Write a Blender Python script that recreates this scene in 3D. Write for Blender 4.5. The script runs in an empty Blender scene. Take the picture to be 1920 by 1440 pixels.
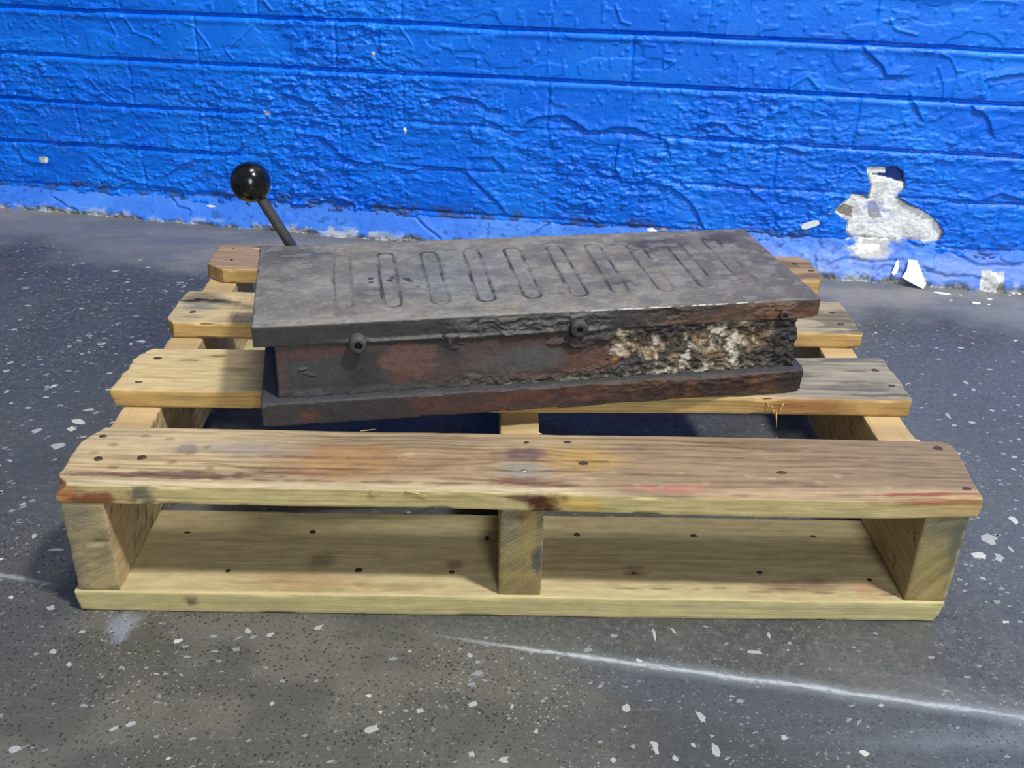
import bpy, bmesh, math, random
import numpy as np
from mathutils import Vector, Matrix

C = bpy.context.scene.collection
R = math.radians
def lin(r, g, b, a=1.0):
    f = lambda v: (v/255/12.92) if v/255 <= .04045 else ((v/255+.055)/1.055)**2.4
    return (f(r), f(g), f(b), a)

# ------------------------------------------------------------------ camera
scn = bpy.context.scene
cam_d = bpy.data.cameras.new('camera'); cam = bpy.data.objects.new('camera', cam_d); C.objects.link(cam)
cam_d.sensor_width = 36; cam_d.lens = 1890.26/1920*36; cam_d.clip_start = .01
cr = (0.99961, -0.01022, 0.026); cu = (-0.01815, 0.46988, 0.88254); cb = (-0.02124, -0.88267, 0.46951)
cam.matrix_world = Matrix(((cr[0], cu[0], cb[0], -.02907), (cr[1], cu[1], cb[1], -.71653), (cr[2], cu[2], cb[2], .62072), (0, 0, 0, 1)))
scn.camera = cam
# ------------------------------------------------------------------ world, lamps, exposure
w = bpy.data.worlds.new('world'); scn.world = w; w.use_nodes = True
w.node_tree.nodes['Background'].inputs[0].default_value = (.88, .94, 1.0, 1)
w.node_tree.nodes['Background'].inputs[1].default_value = .22
scn.view_settings.view_transform = 'Standard'; scn.view_settings.look = 'None'
scn.view_settings.gamma = 1; scn.view_settings.use_curve_mapping = False
scn.view_settings.exposure = 0.0
def area(name, target, direction, dist, power, sx, sy, col):
    d = bpy.data.lights.new(name, 'AREA'); d.shape = 'RECTANGLE'; d.size = sx; d.size_y = sy; d.energy = power; d.color = col
    o = bpy.data.objects.new(name, d); C.objects.link(o)
    v = Vector(direction).normalized(); o.location = Vector(target) + v*dist
    o.rotation_euler = v.to_track_quat('Z', 'Y').to_euler()
    return o
area('overhead_light', (0, .4, .1), (.40, -.377, .946), 4.2, 176, .34, .34, (1.0, .98, .94))
area('overhead_light', (.1, .55, .1), (.10, -.09, 1), 3.6, 46, .9, .5, (1.0, .99, .96))  # added light, grazes the wall from above to bring out its relief
area('doorway_light', (0, .4, .1), (.19, -1.0, .43), 4.2, 70, .7, 1.5, (.98, .99, 1.0))

# ------------------------------------------------------------------ numpy noise
def _hash(ix, iy, iz, seed):
    h = (ix*374761393 + iy*668265263 + iz*2147483647 + seed*974634777) & 0xffffffff
    h = ((h ^ (h >> 13))*1274126177) & 0xffffffff
    h = ((h ^ (h >> 16))*2246822519) & 0xffffffff
    return ((h ^ (h >> 15)) & 0xffffff)/float(0x7fffff) - 1.0
def noise(x, y, z=0.0, seed=0):
    x, y, z = np.broadcast_arrays(np.asarray(x, float), np.asarray(y, float), np.asarray(z, float))
    ix = np.floor(x).astype(np.int64); iy = np.floor(y).astype(np.int64); iz = np.floor(z).astype(np.int64)
    fx, fy, fz = x-ix, y-iy, z-iz
    s = lambda t: t*t*t*(t*(t*6-15)+10)
    ux, uy, uz = s(fx), s(fy), s(fz)
    g = lambda a, b, c: _hash(ix+a, iy+b, iz+c, seed)
    l = lambda a, b, t: a+(b-a)*t
    return l(l(l(g(0,0,0), g(1,0,0), ux), l(g(0,1,0), g(1,1,0), ux), uy), l(l(g(0,0,1), g(1,0,1), ux), l(g(0,1,1), g(1,1,1), ux), uy), uz)
def fbm(x, y, z=0.0, o=3, seed=0):
    r = 0; a = 1.0; t = 0
    for i in range(o):
        r = r + a*noise(x*2**i, y*2**i, np.asarray(z)*2**i, seed+i*17); t += a; a *= .5
    return r/t
def sst(a, b, x):
    t = np.clip((x-a)/(b-a), 0, 1); return t*t*(3-2*t)
def poly_dist(px, py, pts):
    """distance to a polyline and the side (+ = left of its direction)"""
    best = np.full(px.shape, 9.0); side = np.zeros(px.shape)
    for (x0, y0), (x1, y1) in zip(pts[:-1], pts[1:]):
        dx, dy = x1-x0, y1-y0; L2 = dx*dx+dy*dy+1e-12
        t = np.clip(((px-x0)*dx+(py-y0)*dy)/L2, 0, 1)
        d = np.hypot(px-x0-t*dx, py-y0-t*dy); m = d < best
        cr_ = dx*(py-y0)-dy*(px-x0)
        best = np.where(m, d, best); side = np.where(m, np.sign(cr_), side)
    return best, side
def in_poly(px, py, pts):
    ins = np.zeros(px.shape, bool); n = len(pts)
    for i in range(n):
        (x0, y0), (x1, y1) = pts[i], pts[(i+1) % n]
        c = ((y0 > py) != (y1 > py)) & (px < (x1-x0)*(py-y0)/((y1-y0) if y1 != y0 else 1e-9)+x0)
        ins ^= c
    return ins
def blot(x, y, cx, cy, rx, ry, soft=.35, seed=0, rag=.35, f=1.0):
    m = (np.abs(x-cx) < rx*2.2) & (np.abs(y-cy) < ry*2.2); r = np.zeros(x.shape)
    if not m.any(): return r
    x = x[m]; y = y[m]
    n = fbm(x/rx*1.5*f+seed*3.1, y/ry*1.5*f+seed, 0, 4, seed)+.8*fbm(x*110, y*190, seed, 3, seed+7)
    d = np.hypot((x-cx)/rx, (y-cy)/ry)+n*(rag+.15)
    r[m] = 1-sst(1-soft, 1+soft, d); return r
class Tint:
    """colour with coverage per vertex: stains, paint, grime and a painted edge glint"""
    def __init__(s, n): s.c = np.zeros((n, 3)); s.a = np.zeros(n)
    def add(s, m, col, k=1.0):
        m = np.clip(m*k, 0, 1); c = np.array(lin(*col)[:3])
        a = m+s.a*(1-m); wgt = np.where(a > 1e-6, m/np.maximum(a, 1e-6), 0)
        s.c = s.c*(1-wgt[:, None])+c*wgt[:, None]; s.a = a
    def arr(s): return np.hstack([s.c, s.a[:, None]])

# ------------------------------------------------------------------ mesh helpers
def mesh_np(name, V, F, mats=(), mat_idx=None, tint=None, warp=None, smooth=True):
    me = bpy.data.meshes.new(name); F = np.asarray(F, np.int32); V = np.asarray(V, np.float32)
    me.vertices.add(len(V)); me.vertices.foreach_set('co', V.ravel())
    k = F.shape[1]; me.loops.add(F.size); me.loops.foreach_set('vertex_index', F.ravel())
    me.polygons.add(len(F)); me.polygons.foreach_set('loop_start', np.arange(0, F.size, k, dtype=np.int32))
    for m in mats: me.materials.append(m)
    if mat_idx is not None: me.polygons.foreach_set('material_index', np.asarray(mat_idx, np.int32))
    me.polygons.foreach_set('use_smooth', np.broadcast_to(np.asarray(smooth, bool), (len(F),)).copy())
    me.update(calc_edges=True)
    if tint is not None:
        a = me.attributes.new('tint', 'FLOAT_COLOR', 'POINT'); a.data.foreach_set('color', np.asarray(tint, np.float32).ravel())
    if warp is not None:
        a = me.attributes.new('warp', 'FLOAT', 'POINT'); a.data.foreach_set('value', np.asarray(warp, np.float32).ravel())
    return me
def link(name, me, parent=None, loc=(0,0,0), rot=(0,0,0)):
    o = bpy.data.objects.new(name, me); C.objects.link(o); o.location = loc; o.rotation_euler = rot
    if parent: o.parent = parent
    return o
def empty(name, loc=(0,0,0), rz=0, **kw):
    o = bpy.data.objects.new(name, None); C.objects.link(o); o.location = loc; o.rotation_euler = (0,0,rz); o.empty_display_size = .05
    for k, v in kw.items(): o[k] = v
    return o
def dense_box(lo, hi, res, rad, hfun=None):
    """box from lo to hi, faces meshed at res, rounded by rad, pushed out by hfun(P, N); returns V, F, face id, source positions, normals
    ids: 0 top 1 bottom 2 front(-y) 3 back 4 left 5 right"""
    lo = np.array(lo, float); hi = np.array(hi, float); n = [max(1, int(round((hi[i]-lo[i])/res[i]))) for i in range(3)]
    ax = []
    for i in range(3):
        a = np.linspace(lo[i], hi[i], n[i]+1)
        if n[i] > 3: a = np.sort(np.concatenate([a, [lo[i]+rad*.4, hi[i]-rad*.4]])) if rad*.4 < (hi[i]-lo[i])/n[i]*.8 else a
        elif n[i] <= 3: a = np.sort(np.concatenate([a, [lo[i]+rad, hi[i]-rad, lo[i]+rad*.35, hi[i]-rad*.35]]))
        ax.append(a)
    P = []; F = []; I = []; off = 0
    for fid, (k, side, u, v, flip) in enumerate([(2, 1, 0, 1, 0), (2, 0, 0, 1, 1), (1, 0, 0, 2, 0), (1, 1, 0, 2, 1), (0, 0, 1, 2, 1), (0, 1, 1, 2, 0)]):
        U, Vv = np.meshgrid(ax[u], ax[v], indexing='ij'); p = np.zeros(U.shape+(3,)); p[..., u] = U; p[..., v] = Vv; p[..., k] = (hi if side else lo)[k]
        a, b = U.shape; idx = np.arange(a*b).reshape(a, b)+off
        f = np.stack([idx[:-1, :-1], idx[1:, :-1], idx[1:, 1:], idx[:-1, 1:]], -1).reshape(-1, 4)
        if flip: f = f[:, ::-1]
        P.append(p.reshape(-1, 3)); F.append(f); I.append(np.full(len(f), fid)); off += a*b
    P = np.vstack(P); F = np.vstack(F); I = np.concatenate(I)
    key = np.round(P*1e6).astype(np.int64)
    _, first, inv = np.unique(key, axis=0, return_index=True, return_inverse=True)
    P = P[first]; F = inv.reshape(-1)[F]
    q = np.clip(P, lo+rad, hi-rad); N = P-q; N /= np.linalg.norm(N, axis=1)[:, None]
    h = hfun(P, N) if hfun else 0
    V = q+N*(rad+np.asarray(h).reshape(-1, 1) if np.ndim(h) else rad+h)
    return V, F, I, P, N
def grid(u, v):
    U, V = np.meshgrid(u, v, indexing='ij'); a, b = U.shape; idx = np.arange(a*b).reshape(a, b)
    F = np.stack([idx[:-1, :-1], idx[1:, :-1], idx[1:, 1:], idx[:-1, 1:]], -1).reshape(-1, 4)
    return U.ravel(), V.ravel(), F
def lathe(profile, seg=24, axis='z'):
    """profile [(r, h)]; closed at ends when r = 0"""
    V = []; F = []
    for r, h in profile:
        for k in range(seg):
            a = 2*math.pi*k/seg; V.append((r*math.cos(a), r*math.sin(a), h))
    for i in range(len(profile)-1):
        for k in range(seg):
            F.append((i*seg+k, i*seg+(k+1) % seg, (i+1)*seg+(k+1) % seg, (i+1)*seg+k))
    V = np.array(V)
    if axis == '-y': V = np.stack([V[:, 0], -V[:, 2], V[:, 1]], 1)
    return V, np.array(F)

# ------------------------------------------------------------------ material helper
class NT:
    def __init__(s, name):
        s.m = bpy.data.materials.new(name); s.m.use_nodes = True; s.t = s.m.node_tree; s.b = s.t.nodes['Principled BSDF']
    def n(s, typ, **kw):
        x = s.t.nodes.new(typ)
        for k, v in kw.items(): setattr(x, k, v)
        return x
    def put(s, inp, v):
        if isinstance(v, bpy.types.NodeSocket): s.t.links.new(v, inp)
        else: inp.default_value = v
    def math(s, op, a, b=0.0, c=0.0, clamp=False):
        x = s.n('ShaderNodeMath', operation=op, use_clamp=clamp); s.put(x.inputs[0], a); s.put(x.inputs[1], b); s.put(x.inputs[2], c); return x.outputs[0]
    def mix(s, f, a, b, mode='MIX'):
        x = s.n('ShaderNodeMix', data_type='RGBA', blend_type=mode); s.put(x.inputs[0], f); s.put(x.inputs[6], a); s.put(x.inputs[7], b); return x.outputs[2]
    def coord(s, kind='Object'): return s.n('ShaderNodeTexCoord').outputs[kind]
    def mapv(s, vec, scale=(1,1,1), loc=(0,0,0), rot=(0,0,0)):
        x = s.n('ShaderNodeMapping'); s.put(x.inputs[0], vec); x.inputs['Location'].default_value = loc; x.inputs['Rotation'].default_value = rot; x.inputs['Scale'].default_value = scale; return x.outputs[0]
    def noise(s, vec, scale=1.0, detail=3.0, rough=.5, dist=0.0, col=False):
        x = s.n('ShaderNodeTexNoise'); s.put(x.inputs['Vector'], vec); x.inputs['Scale'].default_value = scale; x.inputs['Detail'].default_value = detail
        x.inputs['Roughness'].default_value = rough; x.inputs['Distortion'].default_value = dist; return x.outputs['Color' if col else 'Fac']
    def voro(s, vec, scale=1.0, feature='F1', out='Distance', rnd=1.0):
        x = s.n('ShaderNodeTexVoronoi', feature=feature); s.put(x.inputs['Vector'], vec); x.inputs['Scale'].default_value = scale; x.inputs['Randomness'].default_value = rnd; return x.outputs[out]
    def step(s, v, lo, hi, a=0.0, b=1.0):
        x = s.n('ShaderNodeMapRange', interpolation_type='SMOOTHSTEP'); s.put(x.inputs[0], v)
        for i, q in enumerate((lo, hi, a, b)): s.put(x.inputs[i+1], q)
        return x.outputs[0]
    def attr(s, name, out='Color'): return s.n('ShaderNodeAttribute', attribute_name=name).outputs[out]
    def sep(s, vec):
        x = s.n('ShaderNodeSeparateXYZ'); s.put(x.inputs[0], vec); return x.outputs
    def comb(s, a, b, c):
        x = s.n('ShaderNodeCombineXYZ'); s.put(x.inputs[0], a); s.put(x.inputs[1], b); s.put(x.inputs[2], c); return x.outputs[0]
    def bump(s, h, strength=1.0, dist=.001, prev=None):
        x = s.n('ShaderNodeBump'); x.inputs['Strength'].default_value = strength; x.inputs['Distance'].default_value = dist; s.put(x.inputs['Height'], h)
        if prev is not None: s.t.links.new(prev, x.inputs['Normal'])
        return x.outputs[0]
    def done(s, color, rough=.7, spec=.5, metal=0.0, normal=None):
        s.put(s.b.inputs['Base Color'], color); s.put(s.b.inputs['Roughness'], rough); s.put(s.b.inputs['Specular IOR Level'], spec); s.put(s.b.inputs['Metallic'], metal)
        if normal is not None: s.t.links.new(normal, s.b.inputs['Normal'])
        return s.m
def tinted(t, base, keep=.35, var=None):
    """lay the tint attribute over the base, letting some of the base's grain through"""
    col = t.attr('tint'); a = t.attr('tint', 'Alpha')
    if var is not None:
        g = t.math('MULTIPLY_ADD', var, keep, 1-keep*.5)
        col = t.mix(1.0, col, t.comb(g, g, g), 'MULTIPLY')
    return t.mix(a, base, col)

# ------------------------------------------------------------------ data measured on the wall (s along the wall, z up)
STEPS= [[(0.8283, 0.2462), (0.8602, 0.2534), (0.9008, 0.2507), (0.919, 0.2375), (0.937, 0.2369)], [(0.9193, 0.219), (0.9512, 0.2034), (0.9783, 0.2052), (0.9823, 0.2188), (0.9998, 0.2287), (1.044, 0.2338), (1.0666, 0.2243), (1.0849, 0.2124), (1.1112, 0.2142), (1.1282, 0.2219), (1.1587, 0.2218), (1.172, 0.2183), (1.1901, 0.2108), (1.2141, 0.2081), (1.2229, 0.1846)], [(1.2614, 0.2287), (1.2815, 0.2386), (1.3028, 0.2378), (1.3214, 0.2241), (1.3521, 0.2154), (1.3949, 0.2098), (1.4383, 0.1999)], [(1.1397, 0.1853), (1.1354, 0.1536), (1.1482, 0.1318), (1.1882, 0.1326), (1.2282, 0.1311), (1.2566, 0.1127), (1.2766, 0.0912), (1.2929, 0.0645)], [(1.3316, 0.1435), (1.3539, 0.1385), (1.378, 0.12)], [(1.6734, 0.1368), (1.7169, 0.1425), (1.7456, 0.1579), (1.7836, 0.15)], [(0.5953, 0.1725), (0.624, 0.1698), (0.6472, 0.1552), (0.6653, 0.1354), (0.6844, 0.1321), (0.718, 0.1322), (0.7655, 0.1239), (0.7845, 0.123), (0.813, 0.1321), (0.86, 0.1333), (0.8834, 0.1257), (0.907, 0.104), (0.9306, 0.0869), (0.9499, 0.0646)], [(0.8972, 0.1544), (0.9294, 0.1568), (0.9435, 0.1417)], [(0.0974, 0.1166), (0.1262, 0.1283), (0.157, 0.1256), (0.1883, 0.1254), (0.3026, 0.131), (0.368, 0.126), (0.3989, 0.1306), (0.4236, 0.1275), (0.4589, 0.13), (0.4852, 0.1438), (0.4916, 0.1584)], [(0.1886, 0.0985), (0.2116, 0.0804), (0.2359, 0.0698), (0.2912, 0.0565), (0.3639, 0.0572), (0.4405, 0.0557), (0.5661, 0.0483), (0.6006, 0.0411)], [(0.3368, 0.0848), (0.3595, 0.1012), (0.3916, 0.1132)], [(0.0295, 0.1216), (0.0445, 0.093), (0.0641, 0.0845), (0.0852, 0.0835)], [(0.5715, 0.2369), (0.5951, 0.2339), (0.618, 0.2219), (0.6314, 0.2092)], [(1.5839, 0.2934), (1.6002, 0.272)], [(1.6799, 0.2853), (1.6981, 0.2743), (1.7105, 0.2547)], [(1.5035, 0.3623), (1.5312, 0.3403), (1.5378, 0.3267), (1.565, 0.3283)], [(1.6897, 0.31), (1.6813, 0.3293), (1.7101, 0.3368), (1.7321, 0.3401)], [(0.9603, 0.204), (0.9783, 0.2052)]]
RIDGES= [[(0.2555, 0.3594), (0.2623, 0.3426), (0.2709, 0.3213), (0.2661, 0.308)], [(0.2924, 0.3484), (0.3035, 0.3274), (0.3315, 0.3201), (0.3403, 0.3141)], [(0.3978, 0.3472), (0.4161, 0.3417), (0.4325, 0.3211), (0.4405, 0.3086), (0.421, 0.3054), (0.3971, 0.3063)], [(0.5205, 0.3492), (0.4845, 0.3196), (0.4688, 0.3058), (0.4793, 0.2933)], [(0.6892, 0.3221), (0.713, 0.3465), (0.7495, 0.3608), (0.7718, 0.3598), (0.7891, 0.3359)], [(0.5059, 0.3881), (0.4903, 0.3728)], [(0.5429, 0.3899), (0.5552, 0.3739)], [(1.6119, 0.3643), (1.6288, 0.3575), (1.6406, 0.3387)], [(1.6301, 0.2983), (1.625, 0.322), (1.6122, 0.3449)], [(1.3977, 0.3023), (1.4233, 0.32), (1.4422, 0.3029)], [(1.5295, 0.4098), (1.54, 0.3951), (1.572, 0.3891)], [(1.2001, 0.3315), (1.2015, 0.3173), (1.2169, 0.3305), (1.2001, 0.3315)], [(0.8381, 0.326), (0.8243, 0.2914), (0.7876, 0.2677)], [(1.1186, 0.409), (1.1287, 0.3859), (1.1414, 0.3826)], [(0.2097, 0.2421), (0.2216, 0.2245), (0.249, 0.2077)], [(0.2639, 0.2362), (0.2869, 0.2239)]]
PATCH = [(1.5378, 0.1844), (1.5657, 0.1865), (1.5935, 0.1786), (1.6015, 0.1532), (1.5917, 0.1403), (1.617, 0.128), (1.6441, 0.1159), (1.6602, 0.1028), (1.6745, 0.0895), (1.6734, 0.0769), (1.6625, 0.0654), (1.6442, 0.0701), (1.6248, 0.0706), (1.6174, 0.0593), (1.6155, 0.0399), (1.5963, 0.0382), (1.575, 0.0471), (1.5573, 0.0583), (1.5364, 0.065), (1.524, 0.0746), (1.5216, 0.0933), (1.4977, 0.1081), (1.5101, 0.1256), (1.5213, 0.1388), (1.5466, 0.1367), (1.5467, 0.157), (1.5396, 0.1746)]
HOLE = [(1.5657, 0.1865), (1.5801, 0.1895), (1.5931, 0.1806), (1.5983, 0.164), (1.5829, 0.1658), (1.5654, 0.1685), (1.5475, 0.1732), (1.5675, 0.1771)]
G1 = [(1.5015, 0.1084), (1.5128, 0.1217), (1.5268, 0.1187), (1.5282, 0.1002), (1.5141, 0.1032)]
G2 = [(1.5481, 0.1287), (1.5595, 0.1296), (1.5758, 0.1041), (1.5648, 0.1011), (1.5549, 0.1024)]
G3 = [(1.5364, 0.065), (1.55, 0.0768), (1.5709, 0.0691), (1.6092, 0.0713), (1.6174, 0.0593), (1.6089, 0.0436), (1.5878, 0.0417), (1.5619, 0.0545)]
SPOTS= [(0.5323, 0.2055, 12, 4), (0.7253, 0.3156, 5, 4), (0.7766, 0.1916, 4, 7), (0.0944, 0.0917, 7, 6), (1.2241, 0.0539, 8, 3), (1.4919, 0.1042, 3, 2)]
CHIPS= [(0.4909, 0.1265, 0.0216, 0.0218), (0.4681, 0.0992, 0.0181, 0.0174), (0.4877, 0.0953, 0.0121, 0.0145), (0.5324, 0.1624, 0.0128, 0.0205), (0.4566, 0.0618, 0.007, 0.0075), (0.5509, 0.3855, 0.0074, 0.0212), (0.5486, 0.3627, 0.0087, 0.0093), (0.5739, 0.3702, 0.0132, 0.0094), (0.6131, 0.4575, 0.0109, 0.0125), (0.6112, 0.4771, 0.0079, 0.0101), (0.1402, -0.0196, 0.004, 0.0096), (0.2259, -0.0236, 0.0041, 0.0114), (0.1219, -0.0228, 0.004, 0.024), (-0.5226, 0.3337, 0.0251, 0.0156), (-0.5257, 0.2776, 0.0242, 0.0151), (-0.5235, 0.3173, 0.0124, 0.0132), (-0.5201, 0.3623, 0.0142, 0.0113), (-0.5627, 0.3123, 0.0139, 0.0111), (-0.4828, 0.107, 0.0072, 0.0114), (-0.452, 0.086, 0.0204, 0.0056), (-0.4248, 0.0015, 0.0109, 0.0087), (-0.2407, -0.0261, 0.0076, 0.0097), (-0.22, -0.0305, 0.008, 0.0072), (-0.3859, -0.0302, 0.0073, 0.005), (-0.4009, -0.0552, 0.0104, 0.01), (-0.0813, -0.1178, 0.0082, 0.0059), (-0.0382, -0.1096, 0.0101, 0.0088), (-0.0432, -0.0541, 0.0067, 0.0069), (0.0874, -0.1118, 0.0093, 0.0089), (0.1052, -0.1522, 0.009, 0.0158), (0.1473, -0.1213, 0.007, 0.0186), (0.1358, -0.1507, 0.0054, 0.0065), (0.1528, -0.1568, 0.0081, 0.0203), (-0.0135, -0.1668, 0.0097, 0.0084), (-0.0382, -0.162, 0.007, 0.007), (-0.3889, -0.1614, 0.0106, 0.0077), (0.1191, -0.1636, 0.0063, 0.0071), (0.5063, 0.1098, 0.0049, 0.0158), (0.6138, 0.4014, 0.0076, 0.0073), (0.5822, 0.443, 0.0092, 0.0074), (0.5783, 0.2623, 0.0083, 0.0089), (-0.6376, 0.4044, 0.0075, 0.0096), (-0.6665, 0.485, 0.0111, 0.0089), (-0.5844, 0.3924, 0.0103, 0.007), (-0.6084, 0.5361, 0.008, 0.0064), (-0.5168, 0.5571, 0.0143, 0.0101), (-0.528, 0.4598, 0.012, 0.0072), (-0.5286, 0.548, 0.0079, 0.0076), (0.0711, -0.1657, 0.0062, 0.0064), (0.0121, -0.1383, 0.0054, 0.0058), (-0.0067, -0.1121, 0.0037, 0.0103), (0.4243, 0.3677, 0.0098, 0.009), (-0.3816, -0.0703, 0.0061, 0.0065), (-0.2023, -0.1121, 0.0047, 0.0052), (0.1913, 0.1431, 0.008, 0.0092), (0.3723, 0.1291, 0.0107, 0.0086)]

WA = np.array([-.95114, 1.10922, 0]); WE = np.array([.98383, -.179105, 0]); WN = np.array([.179105, .98383, 0])   # base line start, direction, into the wall
OFF = .03
WRZ = math.atan2(WE[1], WE[0])
TILT = .0095
ZJ = [.046, .125, .201, .2805, .359, .4375, .516, .5945, .673, .7515, .83, .9085, .987, 1.0655]
BL = .2445

# ------------------------------------------------------------------ materials
def paint_mat(name, base, light, rough=.42):
    t = NT(name); co = t.coord('Object')
    n1 = t.noise(co, 9, 4); n2 = t.noise(co, 60, 4, .6); n3 = t.noise(co, 420, 3, .6)
    c = t.mix(t.step(n1, .35, .7), base, light)
    c = t.mix(t.math('MULTIPLY', t.step(n2, .55, .72), .35), c, light)
    # worn, pale rubbed marks in the paint
    sc = t.step(t.noise(t.mapv(co, (1, 1, 2.2)), 26, 5, .65, 1.2), .62, .72)
    c = t.mix(t.math('MULTIPLY', sc, .32), c, lin(76, 156, 244))
    g = t.noise(co, 150, 3)
    c = tinted(t, c, .25, g)
    b = t.bump(n3, .35, .0009); b = t.bump(t.noise(co, 150, 4, .6), .4, .0016, b)
    return t.done(c, t.step(n2, .3, .7, rough-.08, rough+.10), .36, 0, b)
M_wall = paint_mat('blue_wall_paint', lin(0, 104, 232), lin(12, 122, 244))
M_cove = paint_mat('faded_blue_paint', lin(52, 116, 222), lin(72, 134, 232), .5)

def floor_mat():
    t = NT('worn_concrete'); co = t.coord('Object'); x, y, z = t.sep(co)
    n1 = t.noise(co, 2.4, 4, .6); n2 = t.noise(co, 17, 5, .65); n3 = t.noise(co, 110, 4, .6)
    c = t.mix(t.step(n1, .35, .65), lin(62, 64, 65), lin(82, 83, 82))
    c = t.mix(t.math('MULTIPLY', t.step(n2, .42, .68), .5), c, lin(50, 53, 57))
    c = t.mix(t.math('MULTIPLY', t.step(n3, .45, .7), .35), c, lin(108, 110, 110))
    c = tinted(t, c, .5, t.noise(co, 60, 5, .65))
    sp = t.attr('warp', 'Fac')                      # how speckled this patch of floor is
    # dark pores
    d1 = t.voro(t.mapv(co, (1, 1, .02)), 190); k1 = t.noise(co, 45, 3)
    pore = t.math('MULTIPLY', t.step(d1, .16, .34, 1, 0), t.step(k1, .38, .50))
    c = t.mix(t.math('MULTIPLY', pore, t.math('MULTIPLY', sp, .8)), c, lin(36, 38, 40))
    pn = t.step(t.noise(co, 300, 3, .65), .56, .66)
    c = t.mix(t.math('MULTIPLY', pn, t.math('MULTIPLY', sp, .6)), c, lin(40, 42, 44))
    # pale fine aggregate
    dist = t.noise(co, 90, 2, .5, 0, True)
    cw = t.mix(.012, co, dist)
    for sc, rmin, rmax, thr, al in ((95, .05, .24, .60, .95), (210, .08, .30, .50, .85), (420, .1, .34, .62, .7)):
        d = t.voro(cw, sc); cc = t.sep(t.voro(cw, sc, 'F1', 'Color'))[0]
        on = t.math('MULTIPLY', t.step(d, rmin, rmax, 1, 0), t.step(cc, thr, thr+.02))
        on = t.math('MULTIPLY', on, t.step(t.noise(co, 7, 3), .38, .6))
        c = t.mix(t.math('MULTIPLY', on, t.math('MULTIPLY', sp, al)), c, lin(146, 148, 148))
    # the saw line filled with pale dust, running across the floor
    ln = t.math('ADD', y, t.math('MULTIPLY_ADD', x, .1793, .0426))
    nz = t.noise(co, 14, 3); ln2 = t.math('ADD', ln, t.math('MULTIPLY_ADD', nz, .008, -.004))
    ab = t.math('ABSOLUTE', ln2)
    nd = t.noise(t.mapv(co, (1, 1.6, 1)), 120, 5, .75)
    along = t.math('MAXIMUM', t.math('MULTIPLY', t.step(x, -.10, .06), t.step(x, .52, .33)), t.math('MULTIPLY', t.step(x, -.42, -.47), .5))
    wv = t.math('MAXIMUM', t.math('MULTIPLY_ADD', t.noise(co, 22, 4, .65), .016, -.0038), .0012); core = t.math('MULTIPLY', t.step(ab, .0002, wv, 1, 0), t.step(t.math('SUBTRACT', nd, t.math('MULTIPLY', ab, 16)), .24, .52))
    halo = t.math('MULTIPLY', t.step(ab, .001, .014, 1, 0), t.math('MULTIPLY', t.step(x, -.02, .15), .30))
    c = t.mix(t.math('MULTIPLY', core, t.math('MULTIPLY', along, .62)), c, lin(198, 206, 214))
    c = t.mix(halo, c, lin(150, 160, 172))
    ln3 = t.math('ABSOLUTE', t.math('ADD', y, t.math('MULTIPLY_ADD', x, .335, -.028+.0)))
    c = t.mix(t.math('MULTIPLY', t.math('MULTIPLY', t.step(ln3, .003, .03, 1, 0), t.step(x, .2, .4)), .10), c, lin(170, 178, 188))
    # directional rub marks
    st = t.noise(t.mapv(co, (10, 240, 1), rot=(0, 0, R(28))), 1, 4, .7)
    c = t.mix(t.math('MULTIPLY', t.step(st, .56, .74), .16), c, lin(132, 138, 146))
    b = t.bump(n3, .3, .0012); b = t.bump(t.math('MULTIPLY', pore, sp), -.6, .0008, b)
    return t.done(c, t.step(n2, .35, .7, .42, .62), .45, 0, b)
M_floor = floor_mat()
def simple(name, col, rough=.6, spec=.5, metal=0, bscale=300, bs=.2, var=.25, vs=40):
    t = NT(name); co = t.coord('Object'); n = t.noise(co, vs, 4, .6)
    k = t.math('MULTIPLY_ADD', n, var*2, 1-var)
    c = t.mix(1.0, col, t.comb(k, k, k), 'MULTIPLY')
    return t.done(c, rough, spec, metal, t.bump(t.noise(co, bscale, 3), bs, .0006))
M_chip = [simple('pale_aggregate', lin(150, 153, 155), .6), simple('grey_aggregate', lin(122, 127, 132), .6), simple('white_aggregate', lin(176, 177, 174), .6)]
M_flake = simple('white_paint', lin(222, 232, 238), .5, var=.06)
M_nail = simple('nail_head', lin(82, 66, 56), .55, .5, .5, var=.4, vs=300)
M_nail2 = simple('bright_nail_head', lin(150, 152, 150), .4, .5, .7)

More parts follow.
